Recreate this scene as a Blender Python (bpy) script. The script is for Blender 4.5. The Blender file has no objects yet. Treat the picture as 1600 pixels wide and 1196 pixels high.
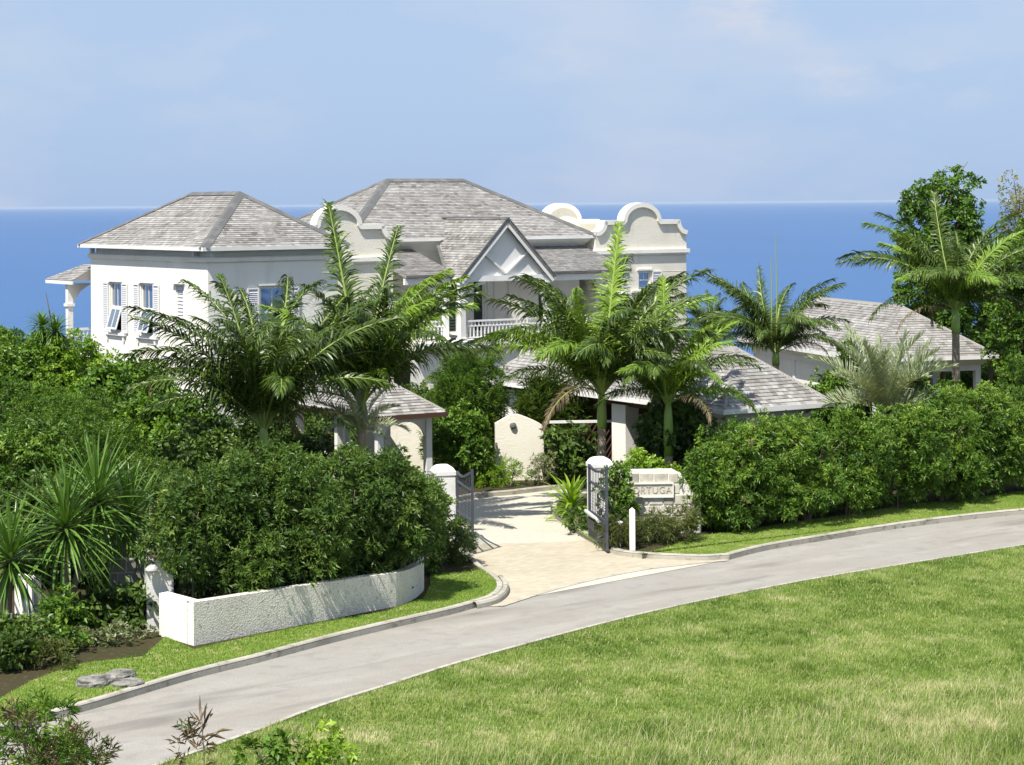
import bpy, math, random
import numpy as np
from mathutils import Vector, Matrix
R = math.radians
random.seed(7)
S = bpy.context.scene
col = S.collection

# ------------------------------------------------------------------ camera, sky, sun, exposure
CAM_H, FPX, ROLL = 8.8, 3300.0, 0.008
HAZE = 1.5e-5
cd = bpy.data.cameras.new('camera'); cam = bpy.data.objects.new('camera', cd); col.objects.link(cam)
cd.sensor_width = 36; cd.lens = FPX / 1600 * 36
cd.shift_y = -(598 - 318) / 1600
cd.clip_end = 400000; cd.clip_start = 0.5
cam.matrix_world = Matrix.Translation((0, 0, CAM_H)) @ Matrix.Rotation(R(90), 4, 'X') @ Matrix.Rotation(-ROLL, 4, 'Z')
S.camera = cam
SUN_AZ = Vector((-0.52, -0.85)).normalized(); SUN_EL = R(58)
w = bpy.data.worlds.new('World'); S.world = w; w.use_nodes = True
nt = w.node_tree; nt.nodes.clear()
out = nt.nodes.new('ShaderNodeOutputWorld'); bg = nt.nodes.new('ShaderNodeBackground')
sky = nt.nodes.new('ShaderNodeTexSky'); sky.sky_type = 'NISHITA'; sky.sun_disc = False
sky.sun_elevation = SUN_EL; sky.sun_rotation = math.atan2(SUN_AZ.x, SUN_AZ.y) % (2 * math.pi)
sky.altitude = 60; sky.air_density = 1.15; sky.dust_density = 0.7; sky.ozone_density = 3.2
bg.inputs['Strength'].default_value = 0.115
tc = nt.nodes.new('ShaderNodeTexCoord'); mp = nt.nodes.new('ShaderNodeMapping')
mp.inputs['Scale'].default_value = (3.2, 3.2, 8.0); mp.inputs['Location'].default_value = (1.3, .4, .2)
n1 = nt.nodes.new('ShaderNodeTexNoise'); n1.inputs['Scale'].default_value = 1.6; n1.inputs['Detail'].default_value = 6; n1.inputs['Roughness'].default_value = .55
cr = nt.nodes.new('ShaderNodeValToRGB'); cr.color_ramp.elements[0].position = .47; cr.color_ramp.elements[1].position = .74
cr.color_ramp.elements[0].color = (0, 0, 0, 1); cr.color_ramp.elements[1].color = (.55, .55, .55, 1)
mx = nt.nodes.new('ShaderNodeMixRGB'); mx.inputs[2].default_value = (4.1, 4.2, 4.7, 1)
nt.links.new(tc.outputs['Generated'], mp.inputs[0]); nt.links.new(mp.outputs[0], n1.inputs['Vector'])
nt.links.new(n1.outputs['Fac'], cr.inputs[0]); pass
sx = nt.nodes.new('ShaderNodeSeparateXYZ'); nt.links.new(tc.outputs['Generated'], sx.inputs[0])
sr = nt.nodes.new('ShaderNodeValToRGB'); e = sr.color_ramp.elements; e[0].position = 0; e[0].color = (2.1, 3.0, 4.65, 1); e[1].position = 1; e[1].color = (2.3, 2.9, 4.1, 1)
e_ = e.new(.07); e_.color = (2.4, 3.25, 4.7, 1); e_ = e.new(.3); e_.color = (3.0, 3.6, 4.8, 1)  # stops above the view are brightened to add fill light on the walls
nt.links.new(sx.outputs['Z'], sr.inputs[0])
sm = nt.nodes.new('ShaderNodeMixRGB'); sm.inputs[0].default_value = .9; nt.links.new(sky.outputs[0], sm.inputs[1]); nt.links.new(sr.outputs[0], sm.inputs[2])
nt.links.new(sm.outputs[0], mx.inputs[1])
# two thin cloud banks over the sea, at upper right
fac = cr.outputs[0]
for cdir, rad_, amp in (((.112, .99, .092), .050, 1.0), ((.150, .99, .060), .040, .75), ((.200, .98, .058), .045, .7), ((-.13, .99, .045), .06, .35), ((.02, .99, .065), .05, .45)):
    vd = nt.nodes.new('ShaderNodeVectorMath'); vd.operation = 'SUBTRACT'; nt.links.new(tc.outputs['Generated'], vd.inputs[0]); vd.inputs[1].default_value = Vector(cdir).normalized()
    vm = nt.nodes.new('ShaderNodeVectorMath'); vm.operation = 'MULTIPLY'; nt.links.new(vd.outputs[0], vm.inputs[0]); vm.inputs[1].default_value = (1, 1, 1.9)
    vl = nt.nodes.new('ShaderNodeVectorMath'); vl.operation = 'LENGTH'; nt.links.new(vm.outputs[0], vl.inputs[0])
    mr_ = nt.nodes.new('ShaderNodeMapRange'); mr_.interpolation_type = 'SMOOTHSTEP'; mr_.inputs[1].default_value = rad_; mr_.inputs[2].default_value = 0; mr_.inputs[3].default_value = 0; mr_.inputs[4].default_value = amp; nt.links.new(vl.outputs['Value'], mr_.inputs[0])
    nz = nt.nodes.new('ShaderNodeTexNoise'); nz.inputs['Scale'].default_value = 26; nz.inputs['Detail'].default_value = 7; nz.inputs['Roughness'].default_value = .6; nt.links.new(mp.outputs[0], nz.inputs['Vector'])
    n3 = nt.nodes.new('ShaderNodeMapRange'); n3.inputs[1].default_value = .40; n3.inputs[2].default_value = .75; nt.links.new(nz.outputs['Fac'], n3.inputs[0]); nz.inputs['Scale'].default_value = 7
    ml = nt.nodes.new('ShaderNodeMath'); ml.operation = 'MULTIPLY'; nt.links.new(mr_.outputs[0], ml.inputs[0]); nt.links.new(n3.outputs[0], ml.inputs[1])
    ad = nt.nodes.new('ShaderNodeMath'); ad.operation = 'ADD'; ad.use_clamp = True; nt.links.new(fac, ad.inputs[0]); nt.links.new(ml.outputs[0], ad.inputs[1]); fac = ad.outputs[0]
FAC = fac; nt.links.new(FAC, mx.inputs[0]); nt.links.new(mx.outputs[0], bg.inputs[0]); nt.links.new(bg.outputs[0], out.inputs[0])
ld = bpy.data.lights.new('sun', 'SUN'); ld.energy = 4.9; ld.angle = R(0.53); ld.color = (1, .95, .86)
sun = bpy.data.objects.new('sun', ld); col.objects.link(sun)
sd = Vector((SUN_AZ.x * math.cos(SUN_EL), SUN_AZ.y * math.cos(SUN_EL), math.sin(SUN_EL)))
sun.rotation_euler = (-sd).to_track_quat('-Z', 'Y').to_euler(); sun.location = sd * 100
vs = S.view_settings; vs.view_transform = 'Standard'; vs.look = 'None'; vs.gamma = 1; vs.use_curve_mapping = False
vs.exposure = 0.6
cy = S.cycles; cy.max_bounces = 6; cy.diffuse_bounces = 3; cy.glossy_bounces = 2; cy.transmission_bounces = 4; cy.transparent_max_bounces = 6
cy.caustics_reflective = False; cy.caustics_refractive = False; cy.sample_clamp_indirect = 4

# ------------------------------------------------------------------ pixel <-> place helpers
def ray(px, py):
    dx, dy = px - 800, py - 318
    return (dx - ROLL * dy) / FPX, (dy + ROLL * dx) / FPX
def G(px, py, z=0.0):                 # the point of the level z seen at (px, py)
    a, b = ray(px, py); Y = (CAM_H - z) / b
    return (a * Y, Y)
def X_at(px, Y, py=600): return ray(px, py)[0] * Y
def Z_at(px, py, Y): return CAM_H - ray(px, py)[1] * Y

# ------------------------------------------------------------------ mesh helpers
class MB:
    def __init__(s): s.v = []; s.f = []; s.m = []
    def add(s, vs, fs, mi=0):
        b = len(s.v); s.v += [tuple(p) for p in vs]; s.f += [tuple(i + b for i in f) for f in fs]; s.m += [mi] * len(fs); return s
    def bx(s, x0, x1, y0, y1, z0, z1, mi=0):
        return s.add([(x0,y0,z0),(x1,y0,z0),(x1,y1,z0),(x0,y1,z0),(x0,y0,z1),(x1,y0,z1),(x1,y1,z1),(x0,y1,z1)],
              [(0,3,2,1),(4,5,6,7),(0,1,5,4),(1,2,6,5),(2,3,7,6),(3,0,4,7)], mi)
    def beam(s, a, b, w, h, mi=0, up=(0,0,1)):
        a = Vector(a); b = Vector(b); d = (b - a).normalized(); up = Vector(up)
        sd_ = d.cross(up)
        if sd_.length < 1e-4: sd_ = d.cross(Vector((1,0,0)))
        sd_.normalize(); n = sd_.cross(d).normalized(); vs = []
        for p in (a, b):
            for i, j in ((-1,-1),(1,-1),(1,1),(-1,1)): vs.append(p + sd_ * (w/2*i) + n * (h/2*j))
        return s.add(vs, [(0,1,2,3),(7,6,5,4),(0,4,5,1),(1,5,6,2),(2,6,7,3),(3,7,4,0)], mi)
    def prism(s, poly, z0, z1, mi=0, f=None):      # poly in xy, or mapped by f(a, b, h)
        f = f or (lambda a, b, h: (a, b, h)); n = len(poly)
        vs = [f(a, b, z0) for a, b in poly] + [f(a, b, z1) for a, b in poly]
        fs = [tuple(range(n - 1, -1, -1)), tuple(range(n, 2*n))] + [(i, (i+1) % n, n + (i+1) % n, n + i) for i in range(n)]
        return s.add(vs, fs, mi)
    def slab_xz(s, poly, y0, y1, mi=0): return s.prism(poly, y0, y1, mi, lambda a, b, h: (a, h, b))
    def tube(s, pts, rad, n=8, mi=0):
        pts = [Vector(p) for p in pts]; vs = []; fs = []
        for i, p in enumerate(pts):
            d = (pts[min(i+1, len(pts)-1)] - pts[max(i-1, 0)]).normalized()
            a = d.cross(Vector((0, 1, 0.02)));
            if a.length < .1: a = d.cross(Vector((1, 0, 0)))
            a.normalize(); b = d.cross(a); r = rad[i] if hasattr(rad, '__len__') else rad
            for k in range(n): t = 2 * math.pi * k / n; vs.append(p + a * (r * math.cos(t)) + b * (r * math.sin(t)))
        for i in range(len(pts) - 1):
            for k in range(n): fs.append((i*n+k, i*n+(k+1) % n, (i+1)*n+(k+1) % n, (i+1)*n+k))
        fs.append(tuple(range(n-1, -1, -1))); fs.append(tuple((len(pts)-1)*n + k for k in range(n)))
        return s.add(vs, fs, mi)
    def lathe(s, c, prof, n=12, mi=0):
        s.tube([(c[0], c[1], c[2] + h) for _, h in prof], [max(r, .002) for r, _ in prof], n, mi); return s
    def build(s, name, mats, parent=None, smooth=False):
        me = bpy.data.meshes.new(name); me.from_pydata(s.v, [], s.f)
        mats = mats if isinstance(mats, (list, tuple)) else [mats]
        for m in mats: me.materials.append(m)
        if len(mats) > 1: me.polygons.foreach_set('material_index', s.m)
        if smooth: me.polygons.foreach_set('use_smooth', [True] * len(s.f))
        me.update(); o = bpy.data.objects.new(name, me); col.objects.link(o); o.parent = parent
        return o
def tag(o, label=None, cat=None, group=None, kind=None):
    if label: o['label'] = label
    if cat: o['category'] = cat
    if group: o['group'] = group
    if kind: o['kind'] = kind
    return o
def thing(name, loc, rz, label, cat, group=None):
    o = bpy.data.objects.new(name, None); col.objects.link(o); o.location = loc; o.rotation_euler = (0, 0, R(rz)); o.empty_display_size = .3
    return tag(o, label, cat, group)
def np_mesh(name, V, F, mats, tint=None, mi=None, parent=None):   # F: (n,3) or (n,4)
    me = bpy.data.meshes.new(name); k = F.shape[1]
    me.vertices.add(len(V)); me.vertices.foreach_set('co', V.astype(np.float32).ravel())
    me.loops.add(F.size); me.loops.foreach_set('vertex_index', F.astype(np.int32).ravel())
    me.polygons.add(len(F)); me.polygons.foreach_set('loop_start', np.arange(0, F.size, k, dtype=np.int32))
    for m in (mats if isinstance(mats, (list, tuple)) else [mats]): me.materials.append(m)
    if mi is not None: me.polygons.foreach_set('material_index', mi.astype(np.int32))
    me.polygons.foreach_set('use_smooth', [False] * len(F))
    me.update(calc_edges=True)
    if tint is not None:
        a = me.attributes.new('tint', 'FLOAT', 'POINT'); a.data.foreach_set('value', tint.astype(np.float32))
    o = bpy.data.objects.new(name, me); col.objects.link(o); o.parent = parent
    return o

# ------------------------------------------------------------------ materials
def mat(name, base, rough=.6, spec=.3, noise=None, bump=None, metal=0):
    m = bpy.data.materials.new(name); m.use_nodes = True; t = m.node_tree; p = t.nodes['Principled BSDF']
    p.inputs['Base Color'].default_value = (*base, 1); p.inputs['Roughness'].default_value = rough
    p.inputs['Specular IOR Level'].default_value = spec; p.inputs['Metallic'].default_value = metal
    g = t.nodes.new('ShaderNodeTexCoord'); src = g.outputs['Object']
    last = None
    if noise:                                   # list of (scale, colour, lo, hi, stretch)
        for sc, c2, lo, hi, st in noise:
            mpn = t.nodes.new('ShaderNodeMapping'); mpn.inputs['Scale'].default_value = st; t.links.new(src, mpn.inputs[0])
            n = t.nodes.new('ShaderNodeTexNoise'); n.inputs['Scale'].default_value = sc; n.inputs['Detail'].default_value = 5; t.links.new(mpn.outputs[0], n.inputs['Vector'])
            mr = t.nodes.new('ShaderNodeMapRange'); mr.inputs[1].default_value = lo; mr.inputs[2].default_value = hi; t.links.new(n.outputs['Fac'], mr.inputs[0])
            mix = t.nodes.new('ShaderNodeMixRGB'); t.links.new(mr.outputs[0], mix.inputs[0]); mix.inputs[2].default_value = (*c2, 1)
            if last is None: mix.inputs[1].default_value = (*base, 1)
            else: t.links.new(last, mix.inputs[1])
            last = mix.outputs[0]
        t.links.new(last, p.inputs['Base Color'])
    if bump:
        n = t.nodes.new('ShaderNodeTexNoise'); n.inputs['Scale'].default_value = bump[0]; n.inputs['Detail'].default_value = 4; t.links.new(src, n.inputs['Vector'])
        b = t.nodes.new('ShaderNodeBump'); b.inputs['Strength'].default_value = bump[1]; b.inputs['Distance'].default_value = bump[2]
        t.links.new(n.outputs['Fac'], b.inputs['Height']); t.links.new(b.outputs[0], p.inputs['Normal'])
    return m
def tinted(name, ramp, rough=.6, spec=.3, translucent=0, single=False, noise=None, tl=None, patch=None):
    m = bpy.data.materials.new(name); m.use_nodes = True; t = m.node_tree; p = t.nodes['Principled BSDF']
    p.inputs['Roughness'].default_value = rough; p.inputs['Specular IOR Level'].default_value = spec
    if single: a = t.nodes.new('ShaderNodeObjectInfo').outputs['Random']
    else:
        n = t.nodes.new('ShaderNodeAttribute'); n.attribute_name = 'tint'; a = n.outputs['Fac']
    g = t.nodes.new('ShaderNodeNewGeometry')
    if noise:
        n = t.nodes.new('ShaderNodeTexNoise'); n.inputs['Scale'].default_value = noise[0]; n.inputs['Detail'].default_value = 3; t.links.new(g.outputs['Position'], n.inputs['Vector'])
        mm = t.nodes.new('ShaderNodeMath'); mm.operation = 'MULTIPLY_ADD'; t.links.new(n.outputs['Fac'], mm.inputs[0]); mm.inputs[1].default_value = noise[1]; 
        m2 = t.nodes.new('ShaderNodeMath'); m2.operation = 'SUBTRACT'; t.links.new(a, m2.inputs[0]); m2.inputs[1].default_value = noise[1] * .5
        t.links.new(m2.outputs[0], mm.inputs[2]); a = mm.outputs[0]
    cr_ = t.nodes.new('ShaderNodeValToRGB'); e = cr_.color_ramp.elements
    while len(e) < len(ramp): e.new(.5)
    for i, (pos, c) in enumerate(ramp): e[i].position = pos; e[i].color = (*c, 1)
    t.links.new(a, cr_.inputs[0]); t.links.new(cr_.outputs[0], p.inputs['Base Color'])
    if translucent:
        tr = t.nodes.new('ShaderNodeBsdfTranslucent'); mx_ = t.nodes.new('ShaderNodeMixShader'); mx_.inputs[0].default_value = translucent
        mc = t.nodes.new('ShaderNodeMixRGB'); mc.blend_type = 'MULTIPLY'; mc.inputs[0].default_value = 1; mc.inputs[2].default_value = (1.5, 1.35, .55, 1)
        t.links.new(cr_.outputs[0], mc.inputs[1]); t.links.new(mc.outputs[0], tr.inputs[0])
        o_ = t.nodes['Material Output']; t.links.new(p.outputs[0], mx_.inputs[1]); t.links.new(tr.outputs[0], mx_.inputs[2]); t.links.new(mx_.outputs[0], o_.inputs[0])
    return m
U1 = (1, 1, 1)
M = {}
M['white'] = mat('white_paint', (.80, .795, .77), .45, .3, [(1.2, (.66, .66, .63), .45, .8, (1, 1, .3))])
M['wall'] = mat('white_render', (.85, .83, .765), .8, .15, [(.7, (.77, .745, .67), .45, .8, U1), (1.1, (.70, .67, .58), .55, .9, (2, 2, .4)), (4, (.62, .59, .50), .66, .95, (1.4, 1.4, .7))], (18, .25, .02))
M['cream'] = mat('cream_render', (.80, .76, .66), .85, .12, [(.9, (.72, .68, .57), .45, .8, U1), (1.3, (.62, .585, .48), .55, .9, (2, 2, .45))], (14, .3, .03))
M['pier'] = mat('pillar_render', (.75, .74, .71), .9, .1, [(2.5, (.62, .61, .57), .5, .8, U1)], (45, .5, .02))
M['planter'] = mat('planter_pebbledash', (.70, .67, .60), .9, .1, [(1.3, (.60, .565, .49), .45, .75, (1, 1, .4)), (14, (.42, .39, .33), .55, .72, U1)], (30, .8, .04))
M['stone'] = tinted('coral_stone', [(0, (.34, .315, .26)), (.5, (.50, .47, .40)), (1, (.64, .60, .52))], .9, .1, single=True, noise=(7, 1.5))
M['mortar'] = mat('pale_mortar', (.74, .72, .66), .9, .1)
M['greystone'] = tinted('grey_block', [(0, (.16, .15, .14)), (1, (.24, .23, .21))], .9, .1, single=True, noise=(7, .6))
M['greymortar'] = mat('grey_mortar', (.42, .41, .38), .9, .1)
M['gate'] = mat('slate_grey_paint', (.055, .062, .08), .55, .3, [(4, (.10, .105, .12), .5, .8, U1)])
M['carved'] = mat('carved_letter', (.47, .44, .37), .9, .1)
M['iron'] = mat('dark_metal', (.03, .032, .036), .5, .4)
M['silver'] = mat('light_grey_metal', (.5, .5, .5), .4, .5)
M['louvre'] = mat('dark_louvre', (.035, .05, .045), .5, .3)
M['glass'] = mat('window_glass', (.42, .47, .52), .04, .8, metal=.85)
M['shut'] = mat('pale_shutter', (.60, .60, .64), .5, .3)
M['soil'] = mat('garden_soil', (.055, .042, .026), .95, .05, [(1.5, (.04, .05, .018), .4, .7, U1), (9, (.11, .095, .05), .55, .8, U1)], (12, .6, .05))
M['road'] = mat('asphalt', (.30, .285, .258), .9, .1, [(.2, (.28, .26, .23), .42, .62, (1, 2.0, 1)), (.9, (.35, .333, .30), .5, .72, (.35, 1.5, 1)), (.7, (.16, .15, .135), .58, .72, (.26, 1.6, 1)), (2.2, (.24, .225, .20), .52, .78, U1), (38, (.20, .19, .17), .52, .7, U1), (45, (.50, .47, .42), .60, .75, (1.3, 1, 1))], (40, .5, .015))
M['drive'] = mat('pale_concrete', (.48, .45, .38), .85, .1, [(.5, (.47, .435, .36), .42, .75, U1), (6, (.40, .37, .30), .56, .82, U1)], (30, .2, .01))
M['kerb'] = mat('kerb_concrete', (.43, .405, .345), .9, .1, [(1.1, (.30, .285, .235), .42, .7, U1), (5, (.17, .165, .125), .55, .75, U1)], (25, .5, .02))
M['paver'] = tinted('beige_paver', [(0, (.36, .32, .24)), (.5, (.42, .375, .285)), (1, (.48, .435, .34))], .9, .1, noise=(.7, 1.0))
M['joint'] = mat('sand_joint', (.44, .385, .285), .95, .05)
SH = [(0, (.14, .13, .118)), (.3, (.225, .215, .203)), (.6, (.29, .28, .268)), (1, (.40, .39, .375))]
M['shingle'] = tinted('weathered_shingle', SH, .85, .15, noise=(.9, .8))
M['shingle1'] = tinted('weathered_shingle_single', [(0, (.18, .168, .155)), (.3, (.245, .233, .22)), (.6, (.295, .285, .272)), (1, (.38, .37, .355))], .85, .15, single=True, noise=(.9, .8))
M['deck'] = mat('roof_boarding', (.30, .285, .27), .9, .1)
M['lead'] = mat('lead_flashing', (.11, .11, .11), .6, .3, [(2, (.20, .195, .185), .45, .8, U1)])
M['brown'] = mat('brown_timber', (.09, .05, .035), .7, .2)
M['rock'] = mat('grey_rock', (.23, .22, .20), .9, .1, [(3.5, (.07, .07, .065), .45, .6, (1, 1, 6)), (9, (.36, .345, .31), .55, .8, U1)], (6, .8, .08))
M['twig'] = mat('twig_bark', (.20, .16, .115), .9, .1, [(5, (.30, .26, .20), .5, .8, U1)])
M['trunk'] = mat('palm_trunk', (.25, .20, .15), .9, .1, [(3, (.36, .32, .25), .45, .75, (.3, .3, 6))], (14, .6, .04))
M['shaft'] = mat('green_crownshaft', (.20, .33, .055), .4, .4, [(2, (.33, .42, .13), .45, .8, (1, 1, .4))])
def leafm(name, dark, mid, light, tr=.25, rough=.42, spec=.32, noise=(.7, .75)):
    return tinted(name, [(0, dark), (.5, mid), (1, light)], rough, spec, tr, noise=noise)
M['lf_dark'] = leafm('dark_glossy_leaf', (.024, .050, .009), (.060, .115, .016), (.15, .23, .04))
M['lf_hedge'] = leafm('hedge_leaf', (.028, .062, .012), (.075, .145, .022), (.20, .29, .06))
M['lf_mid'] = leafm('mid_green_leaf', (.038, .088, .010), (.095, .195, .018), (.21, .33, .04))
M['lf_right'] = leafm('right_hedge_leaf', (.040, .092, .012), (.108, .21, .024), (.25, .36, .055))
M['lf_bright'] = leafm('bright_leaf', (.10, .20, .015), (.23, .38, .035), (.38, .52, .08), .35)
M['lf_pale'] = leafm('variegated_leaf', (.09, .12, .05), (.19, .23, .10), (.38, .40, .22), .2)
M['lf_dull'] = leafm('dull_olive_leaf', (.05, .08, .02), (.11, .14, .04), (.20, .22, .07))
M['lf_dead'] = leafm('brown_dead_leaf', (.06, .045, .03), (.15, .11, .07), (.32, .25, .15), .1, .8, .1)
M['lf_olive'] = leafm('yellowing_leaf', (.10, .12, .03), (.24, .25, .06), (.40, .34, .12), .3)
M['frond'] = leafm('palm_leaflet', (.026, .048, .008), (.07, .12, .016), (.20, .28, .045), .2, .36, .32, (.7, .5))
M['frond_light'] = leafm('young_palm_leaflet', (.08, .15, .015), (.18, .30, .03), (.32, .44, .07), .3, .36, .32, (.7, .5))
M['frond_silver'] = leafm('silver_palm_leaflet', (.16, .20, .12), (.29, .34, .20), (.46, .50, .32), .15, .5, .4)
M['rachis'] = mat('frond_midrib', (.26, .34, .09), .45, .4)
M['sword'] = leafm('sword_leaf', (.035, .08, .014), (.10, .20, .03), (.20, .32, .06), .12, .33, .5, None)
def grassmat(name, ramp): return tinted(name, ramp, .8, .1, .2, noise=(.35, .35))
GR = [(0, (.065, .125, .018)), (.3, (.14, .215, .04)), (.58, (.235, .31, .085)), (.8, (.36, .375, .18)), (1, (.56, .52, .32))]
M['grass'] = grassmat('meadow_grass', GR)
M['lawn'] = grassmat('verge_grass', [(0, (.08, .16, .02)), (.5, (.15, .26, .03)), (1, (.30, .36, .09))])
M['turf'] = mat('meadow_turf', (.13, .20, .04), .95, .05, [(.5, (.22, .27, .07), .42, .62, U1), (3, (.36, .33, .16), .54, .68, U1), (11, (.09, .14, .03), .5, .7, U1)], (14, .6, .06))
M['hill'] = mat('hill_scrub', (.05, .09, .02), .95, .05, [(.1, (.09, .13, .035), .4, .7, U1)], (2, .8, .3))
for n_ in M['road'].node_tree.nodes:
    if n_.type == 'MAPPING':
        sc_ = n_.inputs['Scale'].default_value[:]; n_.vector_type = 'TEXTURE'; n_.inputs['Scale'].default_value = [1/v for v in sc_]; n_.inputs['Rotation'].default_value = (0, 0, R(40))
# sea
m = bpy.data.materials.new('sea_water'); m.use_nodes = True; t = m.node_tree; p = t.nodes['Principled BSDF']
p.inputs['Base Color'].default_value = (.006, .075, .33, 1); p.inputs['Roughness'].default_value = .32; p.inputs['IOR'].default_value = 1.33
g = t.nodes.new('ShaderNodeNewGeometry'); mp_ = t.nodes.new('ShaderNodeMapping'); mp_.inputs['Scale'].default_value = (.002, .0007, .002)
n = t.nodes.new('ShaderNodeTexNoise'); n.inputs['Scale'].default_value = 1.0; n.inputs['Detail'].default_value = 6
mix = t.nodes.new('ShaderNodeMixRGB'); mix.inputs[1].default_value = (.004, .062, .205, 1); mix.inputs[2].default_value = (.011, .098, .275, 1)
t.links.new(g.outputs['Position'], mp_.inputs[0]); t.links.new(mp_.outputs[0], n.inputs['Vector']); t.links.new(n.outputs['Fac'], mix.inputs[0]); t.links.new(mix.outputs[0], p.inputs['Base Color'])
n2 = t.nodes.new('ShaderNodeTexNoise'); n2.inputs['Scale'].default_value = .12; n2.inputs['Detail'].default_value = 5; t.links.new(g.outputs['Position'], n2.inputs['Vector'])
bu = t.nodes.new('ShaderNodeBump'); bu.inputs['Strength'].default_value = .6; bu.inputs['Distance'].default_value = 1.2; t.links.new(n2.outputs['Fac'], bu.inputs['Height']); t.links.new(bu.outputs[0], p.inputs['Normal'])
M['sea'] = m

# ------------------------------------------------------------------ air
hm = bpy.data.materials.new('sea_haze'); hm.use_nodes = True; ht = hm.node_tree; ht.nodes.clear()
ho = ht.nodes.new('ShaderNodeOutputMaterial'); hv = ht.nodes.new('ShaderNodeVolumePrincipled'); hv.inputs['Density'].default_value = HAZE
hv.inputs['Color'].default_value = (.62, .76, .95, 1); hv.inputs['Anisotropy'].default_value = .0; ht.links.new(hv.outputs[0], ho.inputs['Volume'])
# ------------------------------------------------------------------ terrain, sea
def hgt(x, y):
    d = 0.0
    if y > 112: d = max(d, y - 112)
    if abs(x) > 70: d = max(d, (abs(x) - 70) * .35)
    h = -.06 - .34 * d
    if y < 26: h += (26 - y) * .09
    return max(h, -64)
xs = [-900, -500, -300, -200, -140, -100, -70, -45, -30, -20, -12, -6, 0, 6, 12, 20, 30, 45, 70, 100, 140, 200, 300, 500, 900]
ys = [-60, -20, 0, 8, 14, 20, 26, 40, 55, 70, 85, 100, 112, 120, 135, 160, 190, 230, 280, 310]
mb = MB(); mb.add([(x, y, hgt(x, y)) for y in ys for x in xs], [(j*len(xs)+i, j*len(xs)+i+1, (j+1)*len(xs)+i+1, (j+1)*len(xs)+i) for j in range(len(ys)-1) for i in range(len(xs)-1)])
tag(mb.build('ground', M['hill'], smooth=True), kind='structure')
mb = MB(); rr = [(x, y) for x in (-80000, -20000, -2000, 0, 2000, 20000, 80000) for y in (-1000, 200, 600, 2000, 8000, 30000, 85000)]
mb.add([(x, y, -60) for x, y in rr], [(i*7+j, (i+1)*7+j, (i+1)*7+j+1, i*7+j+1) for i in range(6) for j in range(6)])
tag(mb.build('sea', M['sea']), kind='structure')

if HAZE: tag(MB().bx(-81000, 81000, -1300, 86000, -65.5, 13).build('haze', hm), kind='stuff')
def flat(name, pts, z, mt, kind='structure', z0=None):
    mb = MB()
    if z0 is None: mb.add([(x, y, z) for x, y in pts], [tuple(range(len(pts)))])
    else: mb.prism(pts, z0, z)
    o = mb.build(name, mt)
    me = o.data
    if me.polygons[0].normal.z < 0 and z0 is None: me.flip_normals()
    return tag(o, kind=kind)
def smooth_line(pts, k=4):
    out_ = []
    for i in range(len(pts) - 1):
        p0 = pts[max(i-1, 0)]; p1 = pts[i]; p2 = pts[i+1]; p3 = pts[min(i+2, len(pts)-1)]
        for j in range(k):
            t = j / k
            out_.append(tuple(.5*((2*p1[c]) + (-p0[c]+p2[c])*t + (2*p0[c]-5*p1[c]+4*p2[c]-p3[c])*t*t + (-p0[c]+3*p1[c]-3*p2[c]+p3[c])*t**3) for c in (0, 1)))
    out_.append(tuple(pts[-1])); return out_
def offset(pts, d):
    out_ = []
    for i, p in enumerate(pts):
        a = Vector(pts[max(i-1, 0)]); b = Vector(pts[min(i+1, len(pts)-1)]); t = (b - a).normalized()
        out_.append((p[0] - t.y * d, p[1] + t.x * d))
    return out_
# far edge of the road (kerb foot) and near edge, left to right
far_l = [(-14, 22.5)] + [G(*p) for p in [(-140, 1205), (0, 1150), (150, 1107), (300, 1062), (400, 1037), (500, 1010), (600, 985), (700, 962), (750, 948)]]
far_r = [G(*p) for p in [(1140, 875), (1200, 860), (1300, 843), (1400, 827), (1500, 814), (1600, 804), (1700, 797)]] + [(26, 61), (60, 74)]
near = [(-13, 17)] + [G(*p) for p in [(0, 1290), (200, 1212), (330, 1166), (400, 1141), (500, 1103), (600, 1072), (700, 1040), (800, 1012), (900, 985), (1000, 960), (1100, 938), (1200, 918), (1300, 900), (1400, 884), (1500, 868), (1600, 852), (1700, 840)]] + [(26, 49), (62, 60)]
far_ls, far_rs, near_s = smooth_line(far_l), smooth_line(far_r), smooth_line(near)
flat('road', near_s + far_rs[::-1] + far_ls[::-1], 0.0, M['road'])
# driveway
drv_l = smooth_line([G(*p) for p in [(750, 948), (772, 941), (785, 931), (787, 920), (777, 908), (757, 894), (736, 876), (716, 858), (700, 840)]])
drv_far = smooth_line([G(*p) for p in [(700, 788), (745, 779), (800, 774), (870, 766), (960, 760)]])
drv_r = smooth_line([G(*p) for p in [(930, 781), (890, 783), (870, 789), (861, 797), (864, 806), (885, 824), (918, 846), (955, 866), (1000, 873), (1090, 877), (1140, 875)]])
pave_line = [G(740, 849), G(800, 850), G(900, 846)]
flat('driveway', drv_l + drv_far + drv_r, 0.008, M['drive'])
# pale concrete strip between pavers and asphalt
st_n = smooth_line([G(*p) for p in [(785, 949), (860, 925), (930, 907), (1000, 893), (1070, 884), (1140, 877)]])
flat('concrete_strip', st_n + offset(st_n, .12)[::-1], 0.016, M['kerb'])
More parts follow.
